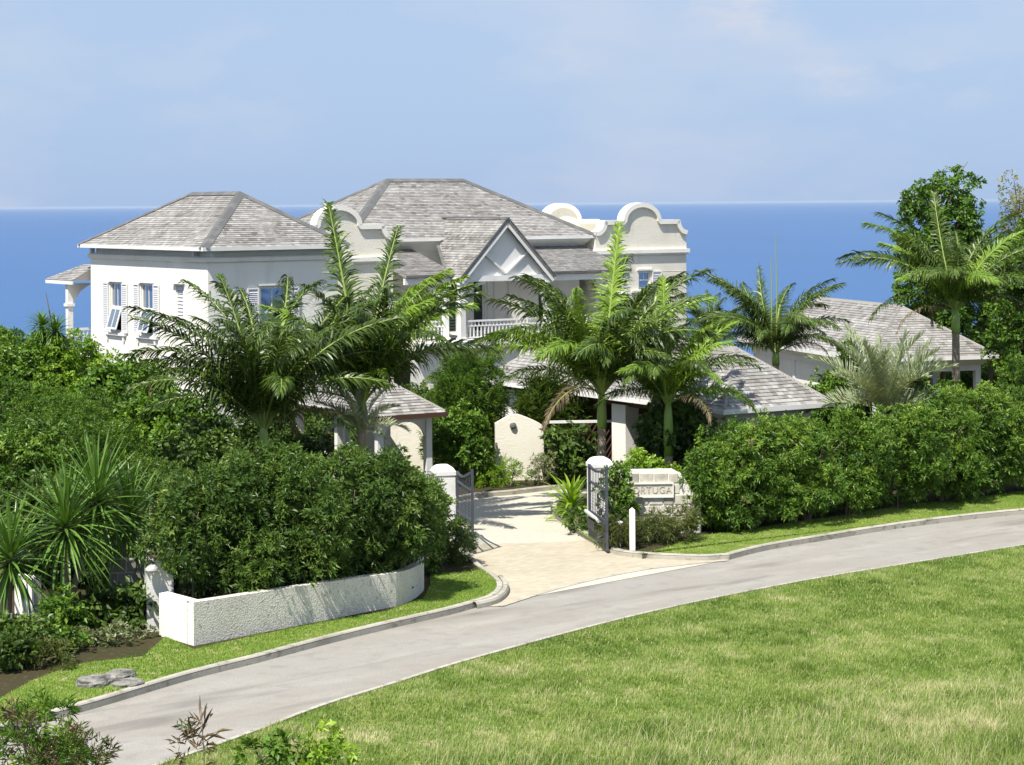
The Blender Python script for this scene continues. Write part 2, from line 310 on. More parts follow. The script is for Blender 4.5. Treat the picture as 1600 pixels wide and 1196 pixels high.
# verge strips and yard
yard_l = far_ls + drv_l[1:] + [G(700, 788), (-2.6, 70), (-2.6, 108), (-60, 108), (-60, 30), (-20, 22)]
yard_r = drv_r + far_rs[1:] + [(60, 108), (2.2, 108), (2.2, 72), G(960, 760)]
yard_b = drv_far + [(2.2, 72), (2.2, 108), (-2.6, 108), (-2.6, 70)]
o = flat('garden_soil', yard_l, .12, M['soil']); flat('garden_soil', yard_r, .12, M['soil']); flat('garden_soil', yard_b, .115, M['soil'])
def kerb(line, d, name='kerb'):
    a, b, c = line, offset(line, d * .04), offset(line, d * .16); mb = MB(); n = len(line)
    vs = []
    for i in range(n): vs += [(*a[i], -.03), (*a[i], .10), (*b[i], .148), (*c[i], .148), (*c[i], -.03)]
    fs = [(i*5+k, (i+1)*5+k, (i+1)*5+k+1, i*5+k+1) for i in range(n-1) for k in range(4)]
    mb.add(vs, fs); return tag(mb.build(name, M['kerb']), kind='structure')
kerb(far_ls + drv_l[1:], 1); kerb(drv_r + far_rs[1:], 1); kerb(drv_far, 1)
ed = offset(near_s, -.10); flat('road_edging', near_s + ed[::-1], .03, M['kerb'], z0=-.05)
flat('field', offset(near_s, -.1) + [(62, -10), (-60, -10), (-60, 17)], .0, M['turf'])
# the double kerb stone at the left bend
arc = smooth_line([G(*p) for p in [(745, 952), (775, 945), (792, 933), (795, 921), (787, 908)]])
kerb(arc, .8, 'kerb')

# lawn strips (turf sheets just above the soil)
kl_ = [p for p in offset(far_ls + drv_l[1:], .165) if G(-140, 1190)[0] < p[0] and p[1] < G(757, 896)[1]]
lawn_l = [G(*p, .13) for p in [(-140, 1170), (0, 1092), (50, 1064), (112, 1040), (150, 1034), (225, 1026), (258, 995), (303, 1015), (400, 993), (500, 974), (600, 956), (662, 936), (672, 915), (672, 898), (735, 893)]] + kl_[::-1]
kr_ = [p for p in offset(drv_r + far_rs[1:], .165) if G(1000, 870)[0] < p[0] < G(1700, 780)[0]]
lawn_r = [G(*p, .13) for p in [(1000, 867), (1040, 856), (1090, 838), (1150, 831), (1250, 815), (1330, 804), (1420, 789), (1500, 781), (1600, 768), (1700, 762)]] + kr_[::-1]
lawn_i = [G(*p, .13) for p in [(866, 798), (872, 792), (890, 788), (930, 786), (935, 800), (935, 850), (905, 832), (880, 815)]]
for L_ in (lawn_l, lawn_r, lawn_i): flat('lawn', L_, .135, M['turf'])

# ------------------------------------------------------------------ grass (nobody could count it)
def in_poly(x, y, poly):
    c = np.zeros(len(x), bool); n = len(poly)
    for i in range(n):
        x1, y1 = poly[i]; x2, y2 = poly[(i+1) % n]
        k = ((y1 > y) != (y2 > y)) & (x < (x2 - x1) * (y - y1) / (y2 - y1 + 1e-12) + x1); c ^= k
    return c
def sn(x, y, s, seed):
    r = np.random.RandomState(seed); v = np.zeros_like(x)
    for i in range(7):
        a = r.uniform(0, 6.28); f = s * r.uniform(.5, 2.2); v += np.sin((x*np.cos(a) + y*np.sin(a)) * f + r.uniform(0, 6.28) + 1.3*np.sin(y*s*.7 + i))
    return v / 7 * 1.6
def grass(name, poly, n, hf, tf, z, mt, wd, seed, label):
    r = np.random.RandomState(seed); P = np.array(poly); lo, hi = P.min(0), P.max(0)
    x = r.uniform(lo[0], hi[0], n * 3); y = r.uniform(lo[1], hi[1], n * 3); k = in_poly(x, y, poly); x, y = x[k][:n], y[k][:n]; n = len(x)
    h = hf(x, y, r) ; a = r.uniform(0, 6.28, n); lean = r.uniform(.1, .9, n) * h; la = r.normal(.6, 1.2, n)
    sx, sy = np.cos(a) * wd * .5, np.sin(a) * wd * .5
    V = np.zeros((n, 5, 3)); zz = z(x, y) if callable(z) else z
    V[:, 0] = np.c_[x - sx, y - sy, np.zeros(n)]; V[:, 1] = np.c_[x + sx, y + sy, np.zeros(n)]
    mx_, my_ = x + np.cos(la) * lean * .35, y + np.sin(la) * lean * .35
    V[:, 2] = np.c_[mx_ + sx * .8, my_ + sy * .8, h * .6]; V[:, 3] = np.c_[mx_ - sx * .8, my_ - sy * .8, h * .6]
    V[:, 4] = np.c_[x + np.cos(la) * lean, y + np.sin(la) * lean, h]; V[:, :, 2] += (zz if np.isscalar(zz) else zz[:, None])
    b = (np.arange(n) * 5)[:, None]
    F = np.concatenate([b + [0, 1, 2], b + [0, 2, 3], b + [3, 2, 4]]); t = np.repeat(tf(x, y, r), 5)
    o = np_mesh(name, V.reshape(-1, 3), F, mt, t); return tag(o, label, 'grass', kind='stuff')
fieldp = offset(near_s, -.12)[6:-14] + [(13.5, 47), (13, 29), (-6.8, 29)]
fieldp = [p for p in offset(near_s, -.12) if -8.5 < p[0] < 14.5] + [(14.5, 29), (-8.5, 29)]
def hf(x, y, r):
    tall = np.clip(sn(x, y, .6, 3) * .9 + .5 * sn(x, y, 2.4, 4) + (38 - y) * .12 + (x - 3) * .07, 0, 1.6)
    return (.035 + .05 * r.rand(len(x)) + tall * .17 * r.rand(len(x)) ** .7)
def tf(x, y, r):
    t = .43 + .18 * sn(x, y * 1.5, .55, 11) + .22 * np.clip(sn(x, y, 1.7, 5), -.7, 2) + .22 * sn(x, y, 4.6, 9) + .12 * sn(x, y, 11, 19) + r.normal(0, .13, len(x))
    t -= .30 * np.clip(1 - ((x - 11.2) ** 2 + (y - 42.6) ** 2 * .8) / 5.5, 0, 1)
    t -= .16 * np.clip(1 - ((x - 1.2) ** 2 + (y - 38.5) ** 2 * 2) / 4, 0, 1)
    t = np.where(r.rand(len(x)) < .05, r.uniform(.8, 1, len(x)), t); return np.clip(t, 0, 1)
grass('meadow_grass', fieldp, 340000, hf, tf, .0, M['grass'], .011, 1, 'rough bright green meadow grass with dry straw patches below the road')
def hs(x, y, r): return .14 + .22 * r.rand(len(x)) * (1 + .5 * np.clip(sn(x, y, 1.5, 4), 0, 1))
pk = [(x, y) for x, y in ((-1.5, 29), (14.5, 29), (14.5, 41), (8, 38), (3, 35.5), (-1.5, 34))]
grass('meadow_stalks', pk, 9000, hs, lambda x, y, r: .85 + .15 * r.rand(len(x)), .0, M['grass'], .006, 6, 'thin pale seed stalks standing in the near part of the meadow')
lf = lambda x, y, r: .02 + .03 * r.rand(len(x))
lt = lambda x, y, r: np.clip(.45 + .2 * sn(x, y, 1.2, 8) + r.normal(0, .15, len(x)), 0, 1)
grass('lawn_grass', lawn_l, 60000, lf, lt, .135, M['lawn'], .010, 2, 'mown green lawn grass between the white planter and the kerb')
grass('lawn_grass', lawn_r, 50000, lf, lambda x, y, r: lt(x, y, r) + .18, .135, M['lawn'], .010, 3, 'mown yellow-green lawn grass strip below the long right hedge')
grass('lawn_grass', lawn_i, 5000, lf, lt, .135, M['lawn'], .010, 4, 'small patch of grass on the kerbed island beside the right gate leaf')

# ------------------------------------------------------------------ pavers of the driveway apron
apron = [p for p in drv_l if p[1] < 55.0][::-1]
apron = smooth_line(st_n)[::-1] and (offset(st_n, .12) + [p for p in drv_r[::-1] if p[1] < 55.2 and p[0] > 1.6][1:] + [G(800, 850), G(742, 852)] + [p for p in drv_l[::-1] if p[1] < 54.9])
flat('paver_bed', apron, .012, M['joint'])
def pavers():
    r = random.Random(5); rows = []; a = R(38); ca, sa = math.cos(a), math.sin(a); step_l, step_w = .205, .105; V = []; F = []; T = []
    P = []; jo = {j: r.uniform(0, step_l) for j in range(-110, 110)}
    for i in range(-70, 70):
        for j in range(-110, 110):
            u_, v_ = i * step_l + jo[j], j * step_w
            P.append((2 + u_ * ca - v_ * sa, 49 + u_ * sa + v_ * ca))
    P = np.array(P); k = in_poly(P[:, 0], P[:, 1], apron); P = P[k]
    for x, y in P:
        b = len(V); h = .0136 + r.uniform(-.0004, .0004); hl, hw = .1021, .0521
        for sx, sy in ((-1,-1),(1,-1),(1,1),(-1,1)):
            V.append((x + sx*hl*ca - sy*hw*sa, y + sx*hl*sa + sy*hw*ca, .010))
        for sx, sy in ((-1,-1),(1,-1),(1,1),(-1,1)):
            V.append((x + sx*(hl-.0012)*ca - sy*(hw-.0012)*sa, y + sx*(hl-.0012)*sa + sy*(hw-.0012)*ca, h))
        F += [(b+4,b+5,b+6,b+7),(b,b+1,b+5,b+4),(b+1,b+2,b+6,b+5),(b+2,b+3,b+7,b+6),(b+3,b,b+4,b+7)]; T += [min(1, max(0, r.gauss(.5, .16)))] * 8
    return tag(np_mesh('pavers', np.array(V), np.array(F), M['paver'], np.array(T)), 'small beige block pavers laid across the driveway mouth', 'paving', kind='stuff')
pavers()

# ------------------------------------------------------------------ roofs
UNIT = None
def shingles(planes, parent, expo=.14, wmin=.12, wmax=.28, single_rows=0, seed=1, part_name='shingle'):
    """planes: list of (A, B, polygon) in the parent's space; A->B runs along the eave."""
    global UNIT
    r = random.Random(seed); V = []; F = []; T = []; singles = []
    for A, B, poly in planes:
        A = Vector(A); e = (Vector(B) - A).normalized(); pts = [Vector(p) for p in poly]
        nrm = None
        for q in pts:
            up = (q - A) - e * (q - A).dot(e)
            if up.length > .3: up.normalize(); break
        nrm = e.cross(up); 
        if nrm.z < 0: nrm = -nrm
        P2 = [((q - A).dot(e), (q - A).dot(up)) for q in pts]; tmax = max(p[1] for p in P2); t = -.03; row = 0
        while t < tmax - .03:
            tm = min(max(t + expo * .5, .005), tmax - .005); xs_ = []
            for i in range(len(P2)):
                (x1, y1), (x2, y2) = P2[i], P2[(i+1) % len(P2)]
                if (y1 > tm) != (y2 > tm): xs_.append(x1 + (tm - y1) * (x2 - x1) / (y2 - y1))
            rowt = r.gauss(0, .09)
            if len(xs_) >= 2:
                x0, x1 = min(xs_), max(xs_); x = x0 - r.uniform(0, wmin)
                while x < x1:
                    wd = r.uniform(wmin, wmax); a, b = max(x, x0), min(x + wd - .006, x1)
                    if b - a > .02:
                        j = r.uniform(-.004, .004); th = r.uniform(.020, .028); ln = expo * 1.25
                        t0, t1 = t + j, min(t + ln, tmax); tv = min(1, max(0, r.gauss(.5, .16) + rowt))
                        q = [A + e*a + up*t0 + nrm*.012, A + e*b + up*t0 + nrm*.012, A + e*b + up*t1 + nrm*.008, A + e*a + up*t1 + nrm*.008,
                             A + e*a + up*t0 + nrm*(.014+th), A + e*b + up*t0 + nrm*(.014+th), A + e*b + up*t1 + nrm*.012, A + e*a + up*t1 + nrm*.012]
                        if row < single_rows and len(singles) < 300: singles.append(q)
                        else:
                            k = len(V); V += [tuple(p) for p in q]
                            F += [(k+4,k+5,k+6,k+7),(k,k+1,k+5,k+4),(k,k+4,k+7,k+3),(k+1,k+2,k+6,k+5)]; T += [tv] * 8
                    x += wd
            t += expo; row += 1
    if V: tag(np_mesh(part_name + 's', np.array(V), np.array(F), M['shingle'], np.array(T), parent=parent), kind='stuff')
    if singles:
        if UNIT is None:
            UNIT = bpy.data.meshes.new('shingle'); UNIT.from_pydata([(0,0,0),(1,0,0),(1,1,0),(0,1,0),(0,0,1),(1,0,1),(1,1,.12),(0,1,.12)], [], [(4,5,6,7),(0,1,5,4),(0,4,7,3),(1,2,6,5),(0,3,2,1)]); UNIT.materials.append(M['shingle1'])
        for q in singles:
            o = bpy.data.objects.new('shingle', UNIT); o.parent = parent
            X = q[1] - q[0]; Y = q[3] - q[0]; Z = q[4] - q[0]
            o.matrix_local = Matrix(((X.x, Y.x, Z.x, q[0].x), (X.y, Y.y, Z.y, q[0].y), (X.z, Y.z, Z.z, q[0].z), (0, 0, 0, 1))); col.objects.link(o)
def hip_roof(th, x0, y0, W, L, z, rise, i1=None, i2=None, along='y', cap=.13, cap_mat='lead', fascia='white', single_rows=0, expo=.14, seed=1, wmax=.28, under=True):
    """i1, i2: how far the ridge ends stand in from the near and far ends"""
    x1, y1 = x0 + W, y0 + L
    if along == 'y':
        i1 = i1 or W/2; i2 = i2 or W/2; a = (x0 + W/2, y0 + i1, z + rise); b = (x0 + W/2, y1 - i2, z + rise)
        N, Rr, Bk, Lf = (x0,y0,z), (x1,y0,z), (x1,y1,z), (x0,y1,z)
        planes = [(N, Rr, [N, Rr, a]), (Rr, Bk, [Rr, Bk, b, a]), (Bk, Lf, [Bk, Lf, b]), (Lf, N, [Lf, N, a, b])]
        hips = [(N, a), (Rr, a), (Bk, b), (Lf, b), (a, b)]
    else:
        i1 = i1 or L/2; i2 = i2 or L/2; a = (x0 + i1, y0 + L/2, z + rise); b = (x1 - i2, y0 + L/2, z + rise)
        N, Rr, Bk, Lf = (x0,y0,z), (x1,y0,z), (x1,y1,z), (x0,y1,z)
        planes = [(N, Rr, [N, Rr, b, a]), (Rr, Bk, [Rr, Bk, b]), (Bk, Lf, [Bk, Lf, a, b]), (Lf, N, [Lf, N, a])]
        hips = [(N, a), (Rr, b), (Bk, b), (Lf, a), (a, b)]
    mb = MB(); mb.add([N, Rr, Bk, Lf, a, b], [(0,1,4),(1,2,5,4),(2,3,5),(3,0,4,5),(3,2,1,0)] if along == 'y' else [(0,1,5,4),(1,2,5),(2,3,4,5),(3,0,4),(3,2,1,0)])
    roof = mb.build('roof', M['deck'], th)
    shingles(planes, roof, expo, single_rows=single_rows, seed=seed, wmax=wmax)
    mb = MB()
    for p, q in hips:
        p, q = Vector(p), Vector(q); d = (q - p).normalized(); sd_ = Vector((d.y, -d.x, 0)).normalized(); up = Vector((0, 0, .045)); dn = Vector((0, 0, -.045 if p.z != q.z else -.07))
        vs = [p + up, q + up, p + sd_*cap + dn, q + sd_*cap + dn, p - sd_*cap + dn, q - sd_*cap + dn, p + up + Vector((0,0,.03)), q + up + Vector((0,0,.03))]
        mb.add(vs, [(6, 2, 3, 7), (7, 5, 4, 6), (6, 4, 2), (3, 5, 7)])
    mb.build('ridge_cap', M[cap_mat], roof)
    if fascia:
        g = MB(); s = .07
        for (ax, bx_, ay, by) in ((x0-s, x1+s, y0-s, y0), (x0-s, x1+s, y1, y1+s), (x0-s, x0, y0, y1), (x1, x1+s, y0, y1)): g.bx(ax, bx_, ay, by, z-.13, z+.012)
        g.build('gutter', M[fascia], roof)
    return roof
def ring(mb, x0, x1, y0, y1, prof):            # prof: (outset, z) lofted round a rectangle
    n = len(prof); vs = []
    for o_, z in prof: vs += [(x0-o_,y0-o_,z),(x1+o_,y0-o_,z),(x1+o_,y1+o_,z),(x0-o_,y1+o_,z)]
    mb.add(vs, [(i*4+k, i*4+(k+1) % 4, (i+1)*4+(k+1) % 4, (i+1)*4+k) for i in range(n-1) for k in range(4)])
def wall_shell(mb, fn, a0, a1, z0, z1, holes, depth=.16):
    """front face fn(a, d, z) with openings (a0,a1,z0,z1); reveals run 'depth' inwards"""
    As = sorted({a0, a1, *[h[0] for h in holes], *[h[1] for h in holes]}); Zs = sorted({z0, z1, *[h[2] for h in holes], *[h[3] for h in holes]})
    for i in range(len(As)-1):
        for j in range(len(Zs)-1):
            am, zm = (As[i]+As[i+1])/2, (Zs[j]+Zs[j+1])/2
            if any(h[0] < am < h[1] and h[2] < zm < h[3] for h in holes): continue
            mb.add([fn(As[i],0,Zs[j]), fn(As[i+1],0,Zs[j]), fn(As[i+1],0,Zs[j+1]), fn(As[i],0,Zs[j+1])], [(0,1,2,3)])
    for h in holes:
        c = [(h[0],h[2]),(h[1],h[2]),(h[1],h[3]),(h[0],h[3])]
        for k in range(4):
            p, q = c[k], c[(k+1) % 4]; mb.add([fn(p[0],0,p[1]), fn(q[0],0,q[1]), fn(q[0],depth,q[1]), fn(p[0],depth,p[1])], [(0,1,2,3)])
def fbox(mb, fn, a0, a1, d0, d1, z0, z1):
    v = [fn(a, d, z) for z in (z0, z1) for a, d in ((a0,d0),(a1,d0),(a1,d1),(a0,d1))]
    mb.add(v, [(0,3,2,1),(4,5,6,7),(0,1,5,4),(1,2,6,5),(2,3,7,6),(3,0,4,7)])
def louvre_panel(th, fn, a0, a1, z0, z1, d, name='shutter', slat='shut', framem='white', fw=.06, pitch=.075):
    mb = MB(); fbox(mb, fn, a0, a0+fw, d, d+.05, z0, z1); fbox(mb, fn, a1-fw, a1, d, d+.05, z0, z1); fbox(mb, fn, a0+fw, a1-fw, d, d+.05, z0, z0+fw*1.3); fbox(mb, fn, a0+fw, a1-fw, d, d+.05, z1-fw, z1)
    s = mb.build(name, M[framem], th); mb = MB(); z = z0 + fw*1.3
    fbox(mb, fn, a0+fw, a1-fw, d+.04, d+.048, z0+fw*1.3, z1-fw)
    while z < z1 - fw - pitch:
        v = [fn(a0+fw, d+.005, z), fn(a1-fw, d+.005, z), fn(a1-fw, d+.038, z+pitch*.85), fn(a0+fw, d+.038, z+pitch*.85)]
        v2 = [fn(a0+fw, d+.012, z-.008), fn(a1-fw, d+.012, z-.008), fn(a1-fw, d+.039, z+pitch*.85-.01), fn(a0+fw, d+.039, z+pitch*.85-.01)]
        mb.add(v + v2, [(0,1,2,3),(7,6,5,4),(0,4,5,1),(3,2,6,7)]); z += pitch
    tag(mb.build('slats', M[slat], s), kind='stuff'); return s
def window(th, fn, a0, a1, z0, z1, open_sash=False, sill=True):
    zm = (z0 + z1) / 2; mb = MB()
    for q in ((a0, a0+.07, z0, z1), (a1-.07, a1, z0, z1), (a0+.07, a1-.07, z1-.09, z1), (a0+.07, a1-.07, z0, z0+.07), (a0+.07, a1-.07, zm-.04, zm+.04)): fbox(mb, fn, q[0], q[1], .06, .13, q[2], q[3])
    w_ = mb.build('window', M['white'], th)
    p = MB(); fbox(p, fn, a0+.07, a1-.07, .10, .11, zm+.04, z1-.09)
    if not open_sash: fbox(p, fn, a0+.07, a1-.07, .10, .11, z0+.07, zm-.04)
    p.build('pane', M['glass'], w_)
    p = MB(); am = (a0+a1)/2; fbox(p, fn, am-.018, am+.018, .08, .105, zm+.04, z1-.09); p.build('glazing_bar', M['white'], w_)
    p = MB(); fbox(p, fn, a0+.07, a1-.07, .7, .72, z0, z1); p.build('room_shade', M['shut'], w_)
    if open_sash:
        A_, H = R(17), zm - .04 - z0 - .07
        def tf_(a, s, dd): return fn(a, .05 - math.sin(A_) * s - dd * math.cos(A_), zm - .04 - math.cos(A_) * s + dd * math.sin(A_))
        fr = MB()
        for (p0, p1, s0, s1) in ((a0+.08, a0+.15, 0, H), (a1-.15, a1-.08, 0, H), (a0+.15, a1-.15, 0, .07), (a0+.15, a1-.15, H-.07, H), ((a0+a1)/2-.02, (a0+a1)/2+.02, .07, H-.07)):
            v = [tf_(a, s, d) for d in (0, .04) for a, s in ((p0,s0),(p1,s0),(p1,s1),(p0,s1))]; fr.add(v, [(0,3,2,1),(4,5,6,7),(0,1,5,4),(1,2,6,5),(2,3,7,6),(3,0,4,7)])
        fr.build('sash', M['white'], w_)
        pn = MB(); pn.add([tf_(a0+.15, .07, .02), tf_(a1-.15, .07, .02), tf_(a1-.15, H-.07, .02), tf_(a0+.15, H-.07, .02)], [(0,1,2,3)]); pn.build('sash_pane', M['glass'], w_)
    if sill:
        s = MB(); fbox(s, fn, a0-.45, a1+.45, -.12, .06, z0-.14, z0-.04); fbox(s, fn, a0-.3, a0-.18, -.08, 0, z0-.36, z0-.14); fbox(s, fn, a1+.18, a1+.3, -.08, 0, z0-.36, z0-.14); s.build('sill', M['white'], w_)
    h_ = MB(); fbox(h_, fn, a0-.1, a1+.1, -.09, 0, z1+.02, z1+.10); h_.build('hood', M['white'], w_)
    return w_
def bracket(mb, c, r, t, y0, y1, side=1, n=8, full=False):   # quarter arch bracket in the x-z plane, spandrel filled; c = corner under the beam
    cx, cz = c; arc_ = [(cx + side*(r - r*math.cos(a)), cz - r + r*math.sin(a)) for a in [math.pi/2*i/n for i in range(n+1)]]
    if full: poly = [(cx, cz)] + [(cx, cz - r)] + arc_[1:]
    else:
        inn = [(cx + side*(r - (r-t)*math.cos(a)), cz - r + (r-t)*math.sin(a)) for a in [math.pi/2*i/n for i in range(n+1)]]; poly = arc_ + inn[::-1]
    mb.slab_xz(poly, y0, y1)

# ------------------------------------------------------------------ left wing of the villa
LW = thing('villa_wing', (-11.75, 80.38, 0), 35, 'white two-storey villa wing with two shuttered windows, left of the main house', 'house', 'white villa buildings')
W, L = 6.43, 11.64
hip_roof(LW, 0, 0, W, L, 7.2, 2.1, 3.13, 4.22, seed=3, cap=.22)
wi = .35
fL = lambda a, d, z: (wi + d, a, z)
fF = lambda a, d, z: (a, wi + d, z)
wins = [(8.19, 9.33, 3.6, 5.65), (5.2, 6.34, 3.6, 5.68)]
mb = MB(); wall_shell(mb, fL, wi, L - wi, -1, 6.6, [(a, b, c, d) for a, b, c, d in wins] + [(2.5, 3.15, 3.75, 5.7)])
wall_shell(mb, fF, wi, W - wi, -1, 6.6, [(2.6, 3.7, 3.6, 5.65)])
mb.add([(W-wi,wi,-1),(W-wi,L-wi,-1),(W-wi,L-wi,6.6),(W-wi,wi,6.6),(wi,L-wi,-1),(wi,L-wi,6.6)], [(0,1,2,3),(1,4,5,2)])
mb.build('wall', M['wall'], LW)
mb = MB(); ring(mb, wi, W-wi, wi, L-wi, [(0, 6.6), (.10, 6.64), (.12, 6.78), (.02, 6.84), (-.18, 6.85)]); mb.build('ledge', M['wall'], LW)
mb = MB(); ring(mb, wi+.18, W-wi-.18, wi+.18, L-wi-.18, [(0, 6.83), (0, 7.19)]); mb.build('frieze', M['wall'], LW)
for x, y in ((.36, L-.5), (.36, 1.5), (.5, .36), (W-.5, .36)):
    MB().bx(x-.08, x+.08, y-.08, y+.08, 6.845, 7.19).build('eaves_post', M['white'], LW)
for a, b, c, d in wins:
    window(LW, fL, a, b, c, d, True)
    louvre_panel(LW, fL, a-.62, a-.1, c-.02, d-.02, -.07); louvre_panel(LW, fL, b+.1, b+.62, c-.02, d-.02, -.07)
window(LW, fF, 2.6, 3.7, 3.6, 5.65); louvre_panel(LW, fF, 2.0, 2.52, 3.6, 5.6, -.07); louvre_panel(LW, fF, 3.78, 4.3, 3.6, 5.6, -.07)
louvre_panel(LW, fL, 2.5, 3.15, 3.75, 5.7, .05, 'louvred_window', 'shut', 'white', .05, .14)
mb = MB(); mb.bx(.2, .4, 2.35, 3.3, 5.74, 5.84); mb.build('hood', M['white'], LW)
for z in (1.0,): pass
# sea-side porch of the wing
PX0, PX1, PY0, PY1 = -.42, 2.6, 11.45, 14.3
roofp = MB(); roofp.add([(PX0,PY0,5.66),(PX1,PY0,5.66),(PX1,PY1,5.66),(PX0,PY1,5.66),(PX0+1.2,PY0,6.3),(PX1,PY0,6.3),(PX0+1.2,PY1-1.4,6.3),(PX1,PY1-1.4,6.3)], [(0,3,6,4),(3,2,7,6),(4,6,7,5),(3,0,1,2),(0,4,5,1)])
pr_ = roofp.build('porch_roof', M['deck'], LW)
shingles([((PX0,PY1,5.66), (PX0,PY0,5.66), [(PX0,PY1,5.66),(PX0,PY0,5.66),(PX0+1.2,PY0,6.3),(PX0+1.2,PY1-1.4,6.3)])], pr_, seed=9)
MB().bx(PX0-.03, PX0+.04, PY0, PY1, 5.5, 5.65).build('porch_beam', M['white'], LW)
mb = MB(); mb.bx(-.32, -.08, 12.18, 12.42, 2.4, 5.52); mb.bx(-.38, -.02, 12.12, 12.48, 4.55, 4.67); mb.build('porch_post', M['white'], LW)
mb = MB(); bracket(mb, (-.08, 5.52), 1.25, .2, 12.24, 12.36, 1, 10, full=True); mb.build('porch_bracket', M['white'], LW)
mb = MB(); mb.bx(-.08, 2.5, 12.26, 12.34, 3.5, 3.6); mb.bx(-.08, 2.5, 12.26, 12.34, 3.22, 3.28); mb.bx(-.08, 2.5, 12.26, 12.34, 2.65, 2.72)
for i in range(14): mb.bx(.05+i*.18, .10+i*.18, 12.28, 12.32, 2.72, 3.5)
mb.build('railing', M['white'], LW); MB().bx(-.5, 2.6, 11.4, 14.2, 2.2, 2.4).build('porch_floor', M['cream'], LW)

# ------------------------------------------------------------------ main house
MH = thing('villa', (-7.15, 90.3, 0), 32, 'large white main house with long grey shingled hip roof, balcony and curved Dutch gables', 'house', 'white villa buildings')
W, L = 13.0, 8.93
hip_roof(MH, 0, 0, W, L, 7.3, 2.6, 4.46, 4.46, along='x', seed=5, cap=.24)
fM = lambda a, d, z: (a, .7 + d, z)
mb = MB(); wall_shell(mb, fM, .5, 12.5, -1, 6.8, [(6.75, 7.38, 3.0, 5.5), (5.4, 6.0, 3.0, 5.5), (10.2, 11.0, 3.0, 5.4), (2.0, 2.8, 3.0, 5.4)])
mb.add([(.5,.7,-1),(.5,8.4,-1),(.5,8.4,6.8),(.5,.7,6.8),(12.5,8.4,-1),(12.5,8.4,6.8),(12.5,.7,-1),(12.5,.7,6.8)], [(0,1,2,3),(1,4,5,2),(4,6,7,5)]); mb.build('wall', M['wall'], MH)
mb = MB(); ring(mb, .5, 12.5, .7, 8.3, [(0, 6.72), (.04, 6.78), (.12, 6.83), (.22, 6.93), (.36, 7.05), (.47, 7.17), (.5, 7.19)]); mb.build('cornice', M['white'], MH, smooth=False)
for a, b in ((6.75, 7.38), (5.4, 6.0), (10.2, 11.0), (2.0, 2.8)): louvre_panel(MH, fM, a, b, 3.0, 5.48, .05, 'louvred_door', 'louvre', 'white', .09, .13)
mb = MB()
for a in (6.3, 6.6, 7.5, 7.85, 8.6, 5.2): mb.bx(a, a+.07, .64, .698, 3.0, 5.55)
mb.bx(5.0, 9.0, .62, .697, 5.55, 5.68); mb.build('door_casing', M['white'], MH)
def gable(cx, y, hw, name, th, face=-1, back=False):
    zs, zsh, r, ztop = 7.40, 7.92, 1.02, 8.70
    pr = [(cx-hw, zs)] ; n = 6
    for i in range(n+1): a = math.pi/2*i/n; pr.append((cx-hw+.05+.42*math.sin(a)*1.0, zs + .02 + (zsh-zs-.02)*(1-math.cos(a))))
    pr.append((cx-hw+.5, zsh)); pr.append((cx-r, zsh))
    for i in range(17): a = math.pi*i/16; pr.append((cx - r*math.cos(a), zsh + .02 + (ztop-zsh)*math.sin(a)))
    right = [(2*cx-x, z) for x, z in pr[:9+0]][::-1]
    pr.append((cx+r, zsh)); pr += right
    clean = []
    for q in pr:
        if not clean or (abs(q[0]-clean[-1][0]) + abs(q[1]-clean[-1][1])) > .004: clean.append(q)
    pr = clean
    body = [(cx-hw, 6.4)] + pr + [(cx+hw, 6.4)]
    mb = MB(); mb.slab_xz(body, y, y+.32); g_ = mb.build('gable', M['cream'], th)
    inner = []
    for i, p_ in enumerate(pr):
        a = Vector(pr[max(i-1, 0)]); b = Vector(pr[min(i+1, len(pr)-1)]); t = (b - a).normalized(); inner.append((p_[0] + t.y * .15, p_[1] - t.x * .15))
    outer = []
    for i, p_ in enumerate(pr):
        a = Vector(pr[max(i-1, 0)]); b = Vector(pr[min(i+1, len(pr)-1)]); t = (b - a).normalized(); outer.append((p_[0] - t.y * .06, p_[1] + t.x * .06))
    mb = MB(); m_ = len(pr); y0, y1 = y-.12, y+.44
    vs = [(x, y0, z) for x, z in outer] + [(x, y0, z) for x, z in inner] + [(x, y1, z) for x, z in outer] + [(x, y1, z) for x, z in inner]; fs = []
    for i in range(m_-1): fs += [(i, i+1, m_+i+1, m_+i), (2*m_+i, 3*m_+i, 3*m_+i+1, 2*m_+i+1), (i, 2*m_+i, 2*m_+i+1, i+1), (m_+i, m_+i+1, 3*m_+i+1, 3*m_+i)]
    fs += [(0, m_, 3*m_, 2*m_), (m_-1, 3*m_-1, 4*m_-1, 2*m_-1)]; mb.add(vs, fs); mb.build('coping', M['wall'], g_)
    mb = MB(); mb.bx(cx-hw-.12, cx+hw+.12, y-.12, y+.44, 6.42, 6.6); mb.bx(cx-hw-.05, cx+hw+.05, y-.06, y+.38, 6.34, 6.418); mb.build('moulding', M['wall'], g_)
    return g_
HW = 2.6
def block_walls(mb, x0, x1, y0, y1, z0, z1, holes):
    wall_shell(mb, lambda a, d, z: (a, y0 + d, z), x0, x1, z0, z1, holes)
    mb.add([(x0,y0,z0),(x0,y1,z0),(x0,y1,z1),(x0,y0,z1),(x1,y0,z0),(x1,y1,z0),(x1,y1,z1),(x1,y0,z1)], [(0,3,2,1),(4,5,6,7),(1,2,6,5),(3,7,6,2)])
